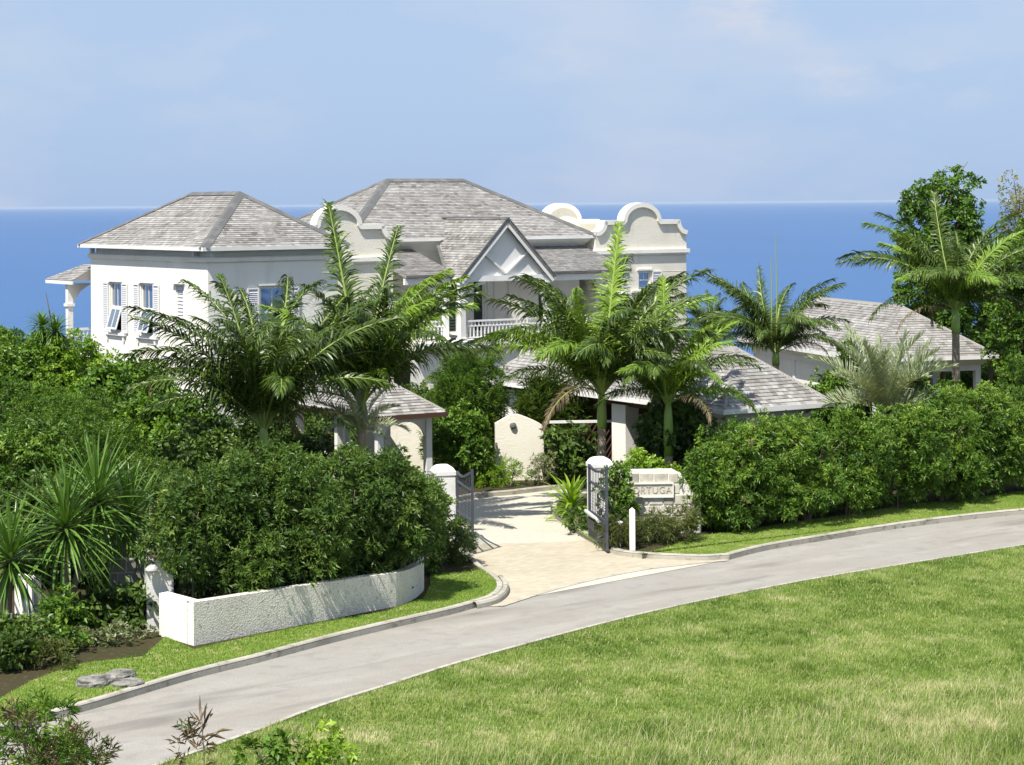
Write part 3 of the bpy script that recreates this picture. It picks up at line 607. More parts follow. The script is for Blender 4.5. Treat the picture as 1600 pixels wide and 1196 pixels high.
# right-hand wing with gables front and back
gable(15.47, -.1, HW, 'gable', MH); gable(15.47, 6.6, HW, 'gable', MH)
mb = MB(); block_walls(mb, 12.88, 18.06, -.08, 6.9, -1, 6.34, [(15.3, 15.95, 4.75, 5.6)]); mb.build('wing_wall', M['cream'], MH)
mb = MB(); mb.bx(12.9, 18.04, .2, 6.6, 6.34, 7.2); mb.build('parapet', M['cream'], MH)
fR = lambda a, d, z: (a, -.08 + d, z)
window(MH, fR, 15.3, 15.95, 4.75, 5.6, False); louvre_panel(MH, fR, 16.05, 16.6, 4.8, 5.58, -.07)
mb = MB()
for i, z in enumerate([5.95, 5.55, 5.15, 4.75, 4.35, 3.95]): mb.bx(16.7 if i not in (0,) else 12.95, 18.0, -.088, -.0795, z, z+.012)
mb.build('block_joint', M['cream'], MH)
# left gable in front of the main roof
gable(-1.46, -2.2, HW, 'gable', MH)
mb = MB(); block_walls(mb, -4.04, 1.12, -2.18, 3.4, -1, 6.34, []); mb.build('wing_wall', M['cream'], MH)
MB().bx(-4.0, 1.1, -1.88, 3.3, 6.34, 7.15).build('parapet', M['cream'], MH)
# verandah roof, balcony floor, posts
ve, vz, wy, wz = -3.3, 5.8, .68, 6.82
for x0, x1 in ((1.13, 3.6), (8.0, 12.6)):
    mb = MB(); mb.add([(x0,ve,vz),(x1,ve,vz),(x1,wy,wz),(x0,wy,wz),(x0,ve,vz-.1),(x1,ve,vz-.1),(x1,wy,wz-.1),(x0,wy,wz-.1)], [(0,1,2,3),(7,6,5,4),(0,4,5,1),(3,7,4,0),(1,5,6,2)])
    vr = mb.build('verandah_roof', M['deck'], MH); shingles([((x0,ve,vz), (x1,ve,vz), [(x0,ve,vz),(x1,ve,vz),(x1,wy,wz),(x0,wy,wz)])], vr, seed=int(x0*7))
    MB().bx(x0, x1, ve-.05, ve, vz-.08, vz+.02).build('eaves_edge', M['lead'], vr)
    MB().bx(x0, x1, ve+.1, ve+.25, 5.42, 5.68).build('verandah_beam', M['white'], MH)
MB().bx(1.13, 12.6, -4.0, .69, 2.72, 3.0).build('balcony_floor', M['wall'], MH)
mb = MB(); wall_shell(mb, lambda a, d, z: (a, -3.6 + d, z), 1.13, 12.6, -1, 2.72, [(6.2, 7.6, 0, 2.2)]); mb.add([(12.6,-3.6,-1),(12.6,.6,-1),(12.6,.6,2.72),(12.6,-3.6,2.72)], [(0,1,2,3)]); mb.build('lower_wall', M['wall'], MH)
louvre_panel(MH, lambda a, d, z: (a, -3.55 + d, z), 6.2, 7.6, 0, 2.2, .1, 'lower_door', 'louvre', 'white', .09, .13)
def post(x, y, z0, z1, w=.26):
    mb = MB(); mb.bx(x-w/2, x+w/2, y-w/2, y+w/2, z0, z1)
    for zz in (4.62, z1-.12): mb.bx(x-w/2-.06, x+w/2+.06, y-w/2-.06, y+w/2+.06, zz, zz+.11)
    mb.bx(x-w/2-.04, x+w/2+.04, y-w/2-.04, y+w/2+.04, z0, z0+.16); mb.build('verandah_post', M['white'], MH)
post(3.12, -3.12, 3.0, 5.42, .22); post(3.56, -3.72, 3.0, 5.5); post(7.86, -3.72, 3.0, 5.5); post(12.3, -3.12, 3.0, 5.42, .22)
mb = MB(); bracket(mb, (3.0, 5.42), 1.1, .12, -3.17, -3.07, -1, 10); mb.build('bracket', M['white'], MH)
mb = MB(); bracket(mb, (1.15, 5.42), .9, .12, -3.17, -3.07, 1, 10); mb.build('bracket', M['white'], MH)
mb = MB(); bracket(mb, (3.70, 5.5), 1.0, .12, -3.78, -3.68, 1, 10); mb.build('bracket', M['white'], MH)
mb = MB(); bracket(mb, (7.72, 5.5), 1.0, .12, -3.78, -3.68, -1, 10); mb.build('bracket', M['white'], MH)
def balustrade(x0, x1, y):
    mb = MB(); mb.bx(x0, x1, y-.05, y+.05, 3.80, 3.87); mb.bx(x0, x1, y-.03, y+.03, 3.60, 3.65); mb.bx(x0, x1, y-.03, y+.03, 3.12, 3.17); b_ = mb.build('balustrade', M['white'], MH)
    mb = MB(); x = x0 + .08
    while x < x1 - .05: mb.bx(x, x+.05, y-.02, y+.02, 3.17, 3.60); mb.bx(x+.06, x+.12, y-.02, y+.02, 3.65, 3.80); x += .18
    tag(mb.build('balusters', M['white'], b_), kind='stuff')
balustrade(1.2, 3.0, -3.12); balustrade(3.69, 7.73, -3.72); balustrade(8.0, 12.2, -3.12)
# dormer gable over the balcony
cx, hz, az, hw, yf, yb = 5.72, 5.62, 8.12, 2.36, -4.0, 1.9
zr = lambda x: az - abs(x - cx) * (az - hz) / hw
dr = MB(); th_ = .14
for s in (-1, 1):
    e0, e1 = (cx + s*hw, yf, hz), (cx + s*hw, -2.9, hz)
    pts = [(cx+s*hw, yf, hz), (cx, yf, az), (cx, 1.4, az), (cx+s*hw*.62, -.35 , az-(az-hz)*.62), (cx+s*hw, -3.3, hz)]
    pts = [(cx+s*hw, yf, hz), (cx, yf, az), (cx, 1.5, az), (cx+s*hw*.41, -.05, az-(az-hz)*.41), (cx+s*hw*.46, .66, az-(az-hz)*.46), (cx+s*hw, -3.3, hz)]
    pts = [pts[0], pts[1], pts[2], pts[3], (cx+s*hw*.5, -.05, az-(az-hz)*.5), (cx+s*hw, -2.9, hz)]
    b_ = len(dr.v); n = len(pts)
    dr.add(pts + [(p_[0], p_[1], p_[2]-th_) for p_ in pts], [tuple(range(n)), tuple(range(2*n-1, n-1, -1))] + [(i, (i+1) % n, n+(i+1) % n, n+i) for i in range(n)])
drf = dr.build('porch_roof', M['deck'], MH)
pl = []
for s in (-1, 1):
    pl.append(((cx+s*hw, -2.9 if s < 0 else yf, hz), (cx+s*hw, yf if s < 0 else -2.9, hz), [(cx+s*hw, yf, hz), (cx, yf, az), (cx, 1.5, az), (cx+s*hw*.41, -.05, az-(az-hz)*.41), (cx+s*hw, -2.9, hz)]))
shingles(pl, drf, seed=21)
mb = MB()
for s in (-1, 1): mb.beam((cx+s*(hw+.05), yf-.02, hz+.03), (cx, yf-.02, az+.08), .045, .045)
mb.beam((cx, yf, az+.06), (cx, 1.55, az+.06), .2, .06)
for s in (-1, 1): mb.beam((cx+s*hw*.42, -.1, az-(az-hz)*.40+.05), (cx+s*.05, 1.5, az+.05), .16, .05); mb.beam((cx+s*(hw-.02), -2.92, hz+.06), (cx+s*hw*.5, -.07, az-(az-hz)*.48+.05), .14, .05)
mb.build('flashing', M['lead'], drf)
mb = MB()
for s in (-1, 1): mb.beam((cx+s*(hw-.02), yf+.03, hz-.12), (cx, yf+.03, az-.14), .06, .24)
mb.build('bargeboard', M['white'], drf)
mb = MB(); mb.slab_xz([(cx-hw+.35, 5.74), (cx+hw-.35, 5.74), (cx, az-.28)], -3.74, -3.70); mb.build('pediment', M['white'], drf)
mb = MB(); mb.bx(cx-hw+.1, cx+hw-.1, -3.86, -3.6, 5.5, 5.74)
mb.beam((cx-1.15, -3.78, 6.75), (cx, -3.78, 5.80), .07, .13, up=(0, 1, 0)); mb.beam((cx+1.15, -3.78, 6.75), (cx, -3.78, 5.80), .07, .13, up=(0, 1, 0)); mb.build('truss', M['white'], drf)

# ------------------------------------------------------------------ carport, pavilion, gazebo
CP = thing('carport', (6.06, 60.77, 0), 32, 'low white carport building with broad grey shingled hip roof behind the two middle palms', 'building')
hip_roof(CP, 0, 0, 4.04, 13.47, 2.8, 1.57, 2.02, 2.02, seed=8, single_rows=6, expo=.15, wmax=.24, cap=.1, cap_mat='deck')
mb = MB(); wall_shell(mb, lambda a, d, z: (a, .45 + d, z), .45, 3.6, -.2, 2.66, [(1.1, 2.3, .9, 2.2)]); mb.add([(3.6,.45,-.2),(3.6,12.9,-.2),(3.6,12.9,2.66),(3.6,.45,2.66),(.45,12.9,-.2),(.45,12.9,2.66),(.45,.45,-.2),(.45,1.6,-.2),(.45,1.6,2.66),(.45,.45,2.66)], [(0,1,2,3),(1,4,5,2),(6,9,8,7)]); mb.build('wall', M['cream'], CP)
window(CP, lambda a, d, z: (a, .45 + d, z), 1.1, 2.3, .9, 2.2)
mb = MB(); mb.bx(.45, .6, 1.6, 13.0, 2.45, 2.66); mb.build('beam', M['brown'], CP)
mb = MB(); mb.bx(3.0, 3.1, 1.6, 12.8, -.2, 2.6); mb.build('inner_wall', M['brown'], CP)
for y in (2.0, 5.45, 11.8):
    mb = MB(); mb.bx(.35, .85, y, y+.75, -.1, 2.5); mb.build('pier', M['wall'], CP)
PV = thing('pavilion', (13.45, 79.88, 0), 16, 'open-sided white garden pavilion with grey shingled hip roof behind the long right hedge', 'building')
hip_roof(PV, 0, 0, 5.39, 13.06, 2.8, 1.81, 2.7, 2.7, seed=11, cap=.08, cap_mat='deck', expo=.15)
mb = MB(); ring(mb, .45, 4.94, .45, 12.6, [(0, 2.2), (0, 2.4), (.08, 2.45), (.38, 2.68)]); mb.build('cornice', M['white'], PV)
for x, y in ((.45, .45), (4.72, .45), (.45, 4.0), (4.72, 4.0), (.45, 8), (4.72, 8)): MB().bx(x, x+.22, y, y+.22, 0, 2.2).build('column', M['white'], PV)
mb = MB(); mb.bx(.5, .6, 4.3, 12.5, 0, 2.2); mb.bx(.5, 4.9, 12.4, 12.5, 0, 2.2); mb.build('wall', M['wall'], PV)
mb = MB(); mb.tube([(.42, 3.9, 1.2), (.42, 3.9, 1.8)], [.12, .16], 10); mb.tube([(.42, 3.9, 1.8), (.42, 3.9, 1.86)], [.22, .22], 10); mb.build('urn', M['white'], PV)
GZ = thing('gatehouse_shelter', (-4.15, 62.6, 0), 32, 'small open shelter with grey shingled hip roof and arched white posts, left of the gate', 'shelter')
hip_roof(GZ, 0, 0, 2.45, 6.1, 2.5, .86, 1.22, 1.22, seed=13, single_rows=9, expo=.13, cap=.07, cap_mat='deck', fascia='brown')
for x, y in ((.28, .28), (1.95, .28), (.28, 2.9), (1.95, 2.9), (.28, 5.6), (1.95, 5.6)): MB().bx(x, x+.2, y, y+.2, .05, 2.36).build('post', M['white'], GZ)
mb = MB(); mb.bx(.28, 2.15, .3, .42, 2.24, 2.36); mb.bx(.28, .4, .48, 5.7, 2.24, 2.36); mb.bx(2.03, 2.15, .48, 5.7, 2.24, 2.36); mb.build('beam', M['white'], GZ)
for c, s in (((1.95, 2.24), -1), ((.48, 2.24), 1)):
    mb = MB(); bracket(mb, c, .62, .14, .34, .42, s, 8, full=True); mb.build('bracket', M['white'], GZ)
mb = MB(); mb.bx(.33, .42, 3.1, 5.6, .1, 1.0); mb.bx(.3, .45, 3.0, 5.7, 1.0, 1.07); mb.build('half_wall', M['cream'], GZ)

# ------------------------------------------------------------------ walls, pillars, gates
def wall_thing(name, label, cat, pxa, pxb, Y, ztop, mt, t=.22, z0=0, Yb=None):
    xa, xb = X_at(pxa, Y), X_at(pxb, Yb or Y); o = MB(); o.beam((xa, Y, (z0+ztop)/2), (xb, Yb or Y, (z0+ztop)/2), t, ztop-z0)
    return tag(o.build(name, M[mt]), label, cat)
wall_thing('courtyard_wall', 'tan rendered courtyard wall seen through the small shelter', 'wall', 560, 668, 68.5, 1.75, 'cream')
# garden wall with a curved top and a round boss
GW = thing('garden_wall', (X_at(812, 66.2), 66.2, 0), 4, 'cream rendered garden wall with arched top and round stone boss beside the ferns', 'wall')
poly = [(-.78, 0), (-.78, 1.9)]
for i in range(11): a = i / 10; poly.append((-.72 + 1.30*a, 1.93 + .27*math.sin(min(1, a*1.9)*math.pi/2) - .33*max(0, a-.42)**1.3*1.8))
poly += [(.74, 1.80), (.74, 0)]
MB().slab_xz(poly, 0, .25).build('wall', M['cream'], GW)
mb = MB(); mb.tube([(-.22, 0, 1.83), (-.22, -.08, 1.83), (-.22, -.12, 1.83)], [.11, .10, .04], 12); mb.build('boss', M['rock'], GW)
LT = thing('lattice_fence', (X_at(850, 66.5), 66.5, 0), 4, 'dark slatted trellis fence with white top rail behind the dark shrub', 'fence')
mb = MB(); mb.bx(0, 2.6, -.03, .05, 1.86, 1.94); mb.build('top_rail', M['white'], LT)
for i in range(14): mb = MB(); mb.beam((i*.17, 0, .2), (min(i*.17+1.0, 2.6), 0, 1.85), .03, .05, up=(0,1,0)); mb.build('slat', M['lf_dead'] if False else M['brown'], LT)
for x in (.0, 1.2, 2.4): MB().bx(x, x+.08, -.04, .04, 0, 1.86).build('post', M['brown'], LT)

def pillar(name, px, Y, w_, zt, label, cap_h=.26):
    t_ = thing(name, (X_at(px, Y), Y, 0), 12, label, 'gate pillar', 'gate pillars')
    h = w_/2; MB().bx(-h, h, -h, h, 0, zt-cap_h).build('shaft', M['pier'], t_)
    mb = MB(); mb.bx(-h-.025, h+.025, -h-.025, h+.025, zt-cap_h, zt-cap_h+.10)
    prof = [(1.0, 0), (.93, .05), (.78, .10), (.52, .145), (.2, .165)]; vs = []
    for k, z in prof:
        for sx, sy in ((-1,-1),(1,-1),(1,1),(-1,1)): vs.append((sx*h*k, sy*h*k, zt-cap_h+.10+z))
    mb.add(vs, [(i*4+k, i*4+(k+1) % 4, (i+1)*4+(k+1) % 4, (i+1)*4+k) for i in range(4) for k in range(4)] + [(16,17,18,19)]); mb.build('cap', M['pier'], t_)
    return t_
pillar('gate_pillar', 691, 55.3, .56, 1.98, 'white rendered pillar with domed cap at the left side of the driveway gate')
pillar('gate_pillar', 936, 55.9, .56, 2.08, 'white rendered pillar with domed cap behind the right gate leaf, half wrapped in creeper')
def gate_leaf(hinge, free, z_h, z_f, label, solid, motor, yflip):
    hx, hy = hinge; fx, fy = free; ln = math.hypot(fx-hx, fy-hy); ang = math.degrees(math.atan2(fy-hy, fx-hx))
    t_ = thing('gate_leaf', (hx, hy, 0), ang, label, 'gate', 'driveway gate leaves')
    top = lambda a: z_h + (z_f - z_h) * (a*a*(3-2*a)) - .10*math.sin(a*math.pi)
    mb = MB(); mb.bx(0, .06, -.03, .03, .08, top(0)+.03); mb.bx(ln-.06, ln, -.03, .03, .08, top(1)+.08)
    for i in range(10): a, b = i/10, (i+1)/10; mb.beam((.06+(ln-.12)*a, 0, top(a)), (.06+(ln-.12)*b, 0, top(b)), .05, .06)
    for z in (.10, .78, 1.55): mb.bx(.06, ln-.06, -.02, .02, z, z+.05)
    mb.build('frame', M['gate'], t_)
    n = 11
    for i in range(1, n):
        a = i/n; MB().bx(ln*a-.007, ln*a+.007, -.007, .007, .83 if solid else .15, top(a)-.02).build('bar', M['gate'], t_)
    mb = MB(); mb.bx(.07, ln-.07, -.012, .012, .15, .78 if solid else .35); mb.build('lower_panel', M['gate'], t_)
    # perforated mesh sheet: thin wires
    mb = MB()
    for i in range(1, 9): z = .83 + i*.085; mb.bx(.07, ln-.07, .014, .018, z, z+.007)
    tag(mb.build('mesh_wires', M['gate'], t_), kind='stuff')
    if motor:
        s = yflip
        mb = MB(); mb.tube([(ln*.02, s*.10, .80), (ln*.75, s*.10, .76)], [.05, .05], 10); mb.build('motor_arm', M['silver'], t_)
        mb = MB(); mb.bx(ln*.1, ln*.5, s*.06-.05, s*.06+.05, .42, .66); mb.build('lock_box', M['iron'], t_)
    return t_
gate_leaf((X_at(713, 55.1), 55.1), (X_at(737, 52.9), 52.9), 1.80, 2.06, 'grey metal gate leaf standing open beside the left pillar, with sweeping curved top', False, False, 1)
gate_leaf((X_at(919, 55.0), 54.9), (X_at(947, 52.85), 52.85), 1.98, 2.10, 'grey metal gate leaf standing open on the right with solid lower panel and motor arm', True, True, -1)

# sign wall of coral blocks
SW = thing('sign_wall', (X_at(948, 55.3), 55.3, 0), 2, 'low coral-stone block wall with carved name panel beside the gate', 'wall')
mb = MB(); top = [(0, 1.78), (1.72, 1.78), (1.95, 1.66), (2.12, 1.40), (2.2, 1.2), (2.45, 1.15), (2.45, 0), (0, 0)]; mb.slab_xz(top, 0, .28); mb.build('core', M['mortar'], SW)
rs = random.Random(3); z = .02; rowh = .285; k = 0
def cliptop(x): 
    pts = top[:6]
    for i in range(5):
        if pts[i][0] <= x <= pts[i+1][0]: return pts[i][1] + (x-pts[i][0])/(pts[i+1][0]-pts[i][0]+1e-9)*(pts[i+1][1]-pts[i][1])
    return 1.15
while z < 1.76:
    x = .0 if k % 2 else -.0; x += .02
    while x < 2.4:
        wd = rs.uniform(.26, .38); x1 = min(x + wd, 2.44); zt = min(z + rowh - .03, cliptop(x)-.01, cliptop(x1)-.01)
        if zt - z > .07 and x1 - x > .08:
            d = rs.uniform(.012, .03); mb = MB(); c = .012
            v = [(x,-.001,z),(x1-.025,-.001,z),(x1-.025,-.001,zt),(x,-.001,zt),(x+c,-d,z+c),(x1-.025-c,-d,z+c),(x1-.025-c,-d,zt-c),(x+c,-d,zt-c)]
            mb.add(v, [(4,5,6,7),(0,1,5,4),(1,2,6,5),(2,3,7,6),(3,0,4,7)]); mb.build('stone_block', M['stone'], SW)
        x = x1
    z += rowh; k += 1
mb = MB(); x0, x1, z0, z1 = .47, 1.70, 1.10, 1.42
mb.bx(x0, x1, -.05, -.0, z0, z1); sg = mb.build('name_panel', M['stone'], SW)
mb = MB(); mb.bx(x0-.03, x1+.03, -.085, 0, z1, z1+.035); mb.bx(x0-.03, x1+.03, -.085, 0, z0-.035, z0); mb.bx(x0-.03, x0, -.085, 0, z0, z1); mb.bx(x1, x1+.03, -.085, 0, z0, z1); mb.build('panel_frame', M['mortar'], sg)
cu = bpy.data.curves.new('lettering', 'FONT'); cu.body = 'TORTUGA'; cu.size = .30; cu.extrude = .006; cu.align_x = 'CENTER'; cu.align_y = 'CENTER'; cu.space_character = 1.08
cu.materials.append(M['carved']); to = bpy.data.objects.new('lettering', cu); col.objects.link(to); to.parent = sg
to.location = ((x0+x1)/2, -.058, (z0+z1)/2); to.rotation_euler = (R(90), 0, 0); to.scale = (.80, .86, 1)

# marker post and path light
mb = MB(); h = .07; mb.bx(-h, h, -h, h, .12, 1.12); mb.add([(-h,-h,1.12),(h,-h,1.12),(h,h,1.12),(-h,h,1.12),(0,0,1.19)], [(0,1,4),(1,2,4),(2,3,4),(3,0,4)])
o = mb.build('marker_post', M['white']); o.location = (X_at(986, 52.7), 52.7, 0); tag(o, 'slim white marker post with pointed top at the kerb before the sign wall', 'post')
PLt = thing('path_light', (X_at(967, 53.2), 53.2, .12), 0, 'short grey path light with flat cap between the gate leaf and the white marker post', 'garden light')
MB().tube([(0,0,0), (0,0,.58)], .022, 8).build('stem', M['silver'], PLt); MB().tube([(0,0,.58), (0,0,.62), (0,0,.66)], [.09, .10, .03], 12).build('cap', M['silver'], PLt)

# planter wall
A_, B_, C_, D_, E_, F_ = G(249, 1003), G(303, 1019), G(450, 990), G(560, 968), G(630, 953), G(660, 934)
PW = thing('planter_wall', (B_[0], B_[1], 0), 0, 'low white pebbledashed planter wall with rounded end along the lawn', 'wall')
def rel(p): return (p[0]-B_[0], p[1]-B_[1])
ln_ = [rel(B_)] + smooth_line([rel(B_), rel(C_), rel(D_), rel(E_), rel(F_), rel(G(662, 921))], 5)[1:]
bk = offset(ln_, .22); hts = [.98 - .22*min(1, i/(len(ln_)-1)*1.1) for i in range(len(ln_))]
mb = MB(); vs = []
for i in range(len(ln_)): vs += [(*ln_[i], 0), (*ln_[i], hts[i]), (*bk[i], hts[i]), (*bk[i], 0)]
mb.add(vs, [(i*4+k, (i+1)*4+k, (i+1)*4+k+1, i*4+k+1) for i in range(len(ln_)-1) for k in range(3)] + [(len(vs)-4, len(vs)-3, len(vs)-2, len(vs)-1)]); mb.build('long_face', M['planter'], PW)
a = rel(A_); mb = MB(); mb.add([(0,0,0),(a[0],a[1],0),(a[0]+.15,a[1]+.18,0),(.12,.2,0),(0,0,.981),(a[0],a[1],.981),(a[0]+.15,a[1]+.18,.981),(.12,.2,.981)], [(1,0,4,5),(2,1,5,6),(4,7,6,5),(0,3,7,4)]); mb.build('end_face', M['wall'], PW)
# left pillar with dome lamp, block wall
EP = thing('lamp_pillar', (X_at(246, 43.3), 43.3, 0), 15, 'white rendered pillar with palm shadows at the left end of the planter', 'pillar')
MB().bx(-.27, .27, -.2, .3, 0, 1.74).build('shaft', M['pier'], EP); MB().bx(-.30, .30, -.23, .33, 1.74, 1.82).build('cap', M['pier'], EP)
WL = thing('wall_light', (X_at(236, 42.9), 42.9, 0), 15, 'domed pale metal outdoor light on the side of the left pillar', 'light')
mb = MB(); mb.lathe((-.02, -.04, 1.42), [(.14, 0), (.13, .04), (.09, .09), (.03, .12)], 14); mb.build('dome', M['silver'], WL); MB().bx(-.03, .03, -.02, .2, 1.5, 1.54).build('arm', M['iron'], WL)
BW = thing('block_wall', (X_at(168, 44.0), 44.0, 0), 8, 'dark grey block wall in shade between the spiky plants and the left pillar', 'wall')
MB().bx(0, 1.0, .02, .2, 0, 1.46).build('core', M['greymortar'], BW)
for r_ in range(5):
    for c_ in range(3):
        x = .01 + c_*.36 - (.18 if r_ % 2 else 0); xa, xb = max(x, .0), min(x+.33, 1.0)
        if xb-xa > .05: MB().bx(xa, xb, -.005, .03, .04+r_*.285, .29+r_*.285).build('stone_block', M['greystone'], BW)
SWL = wall_thing('sloping_wall', 'bright white garden wall glimpsed behind the leftmost spiky plant', 'wall', 26, 56, 45.2, .95, 'wall', .2, 0, 44.8)
mb = MB(); mb.bx(-.06, .06, -.06, .06, 0, .62); o = mb.build('bollard', M['white']); o.location = (X_at(11, 42.0), 42.0, .1); tag(o, 'short white post under the leftmost spiky plant', 'post')

# rocks on the lawn
def rock(px, py, s, label, seed):
    r = random.Random(seed); x, y = G(px, py, .13); n, m_ = 12, 5; vs = []; fs = []
    for i in range(m_):
        ph = i/(m_-1)*math.pi/2
        for k in range(n):
            a = 2*math.pi*k/n; q = (1 + r.uniform(-.12, .12)) * math.cos(ph)**.6
            vs.append((s[0]*q*math.cos(a), s[1]*q*math.sin(a), s[2]*math.sin(ph)**.7*(1+r.uniform(-.08, .08)) if i else -.03))
    for i in range(m_-1):
        for k in range(n): fs.append((i*n+k, i*n+(k+1) % n, (i+1)*n+(k+1) % n, (i+1)*n+k))
    o = MB().add(vs, fs).build('rock', M['rock'], smooth=False); o.location = (x, y, .13); o.rotation_euler = (0, 0, r.uniform(-.4, .4)); tag(o, label, 'rock', 'flat grey rocks on the lawn')
rock(146, 1069, (.34, .42, .13), 'dark ridged flat rock at the left of the three on the lawn', 1)
rock(186, 1059, (.27, .36, .13), 'pale flat rock standing highest of the three on the lawn', 2)
rock(200, 1070, (.30, .30, .09), 'pale low flat rock nearest the kerb on the lawn', 3)

planter_in = [(B_[0]+x, B_[1]+y) for x, y in offset(ln_, .26)] + [(-.5, 56), (-14, 56), (-8.6, 43.2), (A_[0]+.2, A_[1]+.2)]
# ------------------------------------------------------------------ foliage
def nrm(a): return a / (np.linalg.norm(a, axis=1, keepdims=True) + 1e-9)
STY = {  # leaves per cluster, leaf length, width ratio, spread (deg from axis), clusters per m2
 'rosette': (12, .135, .32, (20, 82), 40), 'leafy': (8, .135, .55, (20, 90), 36), 'bigleaf': (7, .19, .66, (30, 95), 26),
 'fine': (11, .095, .32, (10, 80), 50), 'tiny': (10, .085, .5, (10, 85), 56), 'fern': (14, .17, .16, (10, 70), 36), 'long': (12, .36, .10, (15, 75), 16), 'sparse': (6, .14, .4, (20, 90), 12),
 'far': (8, .16, .45, (20, 90), 30)}
def foliage(th, size, style, mt, seed, lobes=None, name='foliage', dens=1.0, zlow=.08, dead=0, nl=None, inside=None):
    """leaf clusters over lumpy lobes filling a box (w, d, h) that stands on the thing's origin"""
    r = np.random.RandomState(seed); k, ll, wr, spr, cd_ = STY[style]; w_, d_, h_ = size
    if lobes is None:
        n = nl or int(10 + w_ * h_ * 3.2); lobes = []
        for i in range(n):
            zc = r.uniform(.22, .80); rad = r.uniform(.11, .23); env = math.sqrt(max(0, 1 - max(0, (zc - .45) / .62) ** 2))
            lobes.append(((r.uniform(-.5, .5) * (1 - rad) * env * w_, r.uniform(-.5, .5) * (1 - rad) * env * d_, zc * h_), (rad * w_ * r.uniform(.8, 1.1), rad * d_ * r.uniform(.8, 1.15), rad * h_ * r.uniform(.7, 1.0))))
        lobes.append(((0, 0, .40 * h_), (.36 * w_, .34 * d_, .40 * h_)))
        lobes.append(((0, 0, .66 * h_), (.24 * w_, .24 * d_, .26 * h_)))
    C = np.array([l[0] for l in lobes]); Rd = np.array([l[1] for l in lobes])
    area = (4 * math.pi * ((Rd[:, 0]*Rd[:, 1])**1.6 + (Rd[:, 0]*Rd[:, 2])**1.6 + (Rd[:, 1]*Rd[:, 2])**1.6) / 3) ** 1.0
    area = 4 * math.pi * (((Rd[:, 0]*Rd[:, 1])**1.6 + (Rd[:, 0]*Rd[:, 2])**1.6 + (Rd[:, 1]*Rd[:, 2])**1.6) / 3) ** (1/1.6)
    N = (area * cd_ * dens).astype(int) + 1; idx = np.repeat(np.arange(len(C)), N)
    dr_ = nrm(r.normal(size=(len(idx), 3))); dep = np.where(r.rand(len(idx)) < .72, 1 - .16 * r.rand(len(idx)) ** 2, r.uniform(.55, .9, len(idx)))
    dep = np.where((r.rand(len(idx)) < .05) & (dr_[:, 2] > -.2), r.uniform(1.05, 1.32, len(idx)), dep)
    P = C[idx] + dr_ * Rd[idx] * dep[:, None] * (1 + .10 * np.sin(dr_[:, :1] * 5 + idx[:, None]) * np.cos(dr_[:, 2:3] * 6))
    q = np.full(len(P), 9.)
    for j in range(len(C)):
        e = np.linalg.norm((P - C[j]) / Rd[j], axis=1); e[idx == j] = 9; q = np.minimum(q, e)
    keep = ((q > .78) | (r.rand(len(P)) < .12)) & (P[:, 2] > zlow * h_)
    if inside: keep &= (P[:, 2] > 1.02) | in_poly(P[:, 0] + th.location.x, P[:, 1] + th.location.y, inside)
    P, dr_, idx = P[keep], dr_[keep], idx[keep]; n = len(P)
    ax = nrm(dr_ * .75 + np.array([0, -.05, .65]) + r.normal(0, .28, (n, 3)))
    m5 = 5 if style not in ('long', 'sparse') else 1; tr_ = ll * 1.25
    if m5 > 1:
        sel = r.rand(n) < (1.25 / m5); P, dr_, idx, ax = P[sel], dr_[sel], idx[sel], ax[sel]; n0 = len(P)
        o5 = nrm(np.repeat(ax, m5, 0) * .55 + nrm(r.normal(size=(n0*m5, 3)))); sc5 = np.repeat(r.uniform(.7, 1.35, n0), m5)
        P = np.repeat(P, m5, 0) + o5 * (tr_ * sc5)[:, None]; ax = nrm(o5 + np.array([0, 0, .35])); dr_ = np.repeat(dr_, m5, 0); idx = np.repeat(idx, m5); n = len(P)
    t1 = nrm(np.cross(ax, r.normal(size=(n, 3)))); t2 = np.cross(ax, t1)
    ctint = np.clip(.42 + r.normal(0, .17, n) + .18 * np.sin(idx * 2.4) + .10 * (dr_[:, 2]), 0, 1)
    a = r.uniform(0, 6.28, (n, 1)) + np.arange(k)[None, :] * 2.4 + r.normal(0, .2, (n, k)); th_ = np.radians(r.uniform(spr[0], spr[1], (n, k)))
    D = ax[:, None] * np.cos(th_)[..., None] + (t1[:, None] * np.cos(a)[..., None] + t2[:, None] * np.sin(a)[..., None]) * np.sin(th_)[..., None]
    D[..., 2] -= .12; D = D.reshape(-1, 3); D = nrm(D); nn = len(D)
    Ln = ll * r.uniform(.65, 1.2, nn); base = np.repeat(P, k, 0) + D * (Ln * .12)[:, None] + r.normal(0, ll * .22, (nn, 3)); A2 = np.repeat(ax, k, 0)
    sd_ = nrm(np.cross(D, A2) + r.normal(0, .25, (nn, 3))); up = np.cross(sd_, D); wv = sd_ * (Ln * wr * .5)[:, None]
    V = np.empty((nn, 4, 3)); V[:, 0] = base; V[:, 1] = base + D * (Ln * .5)[:, None] + wv + up * (Ln * .07)[:, None]; V[:, 2] = base + D * Ln[:, None] - np.array([0, 0, 1]) * (Ln * .12)[:, None]; V[:, 3] = base + D * (Ln * .5)[:, None] - wv + up * (Ln * .07)[:, None]
    b = (np.arange(nn) * 4)[:, None]; F = np.concatenate([b + [0, 1, 2], b + [0, 2, 3]])
    T = np.repeat(np.clip(np.repeat(ctint, k) + r.normal(0, .10, nn), 0, 1), 4)
    mi = None; mats = [mt]
    dead = dead or (.004 if style in ('rosette', 'leafy', 'bigleaf') else 0)
    if dead: mats.append(M['lf_dead']); dm = (np.repeat(r.rand(n) < dead, k)).astype(int); mi = np.concatenate([dm, dm])
    return np_mesh(name, V.reshape(-1, 3), F, mats, T, mi, th)
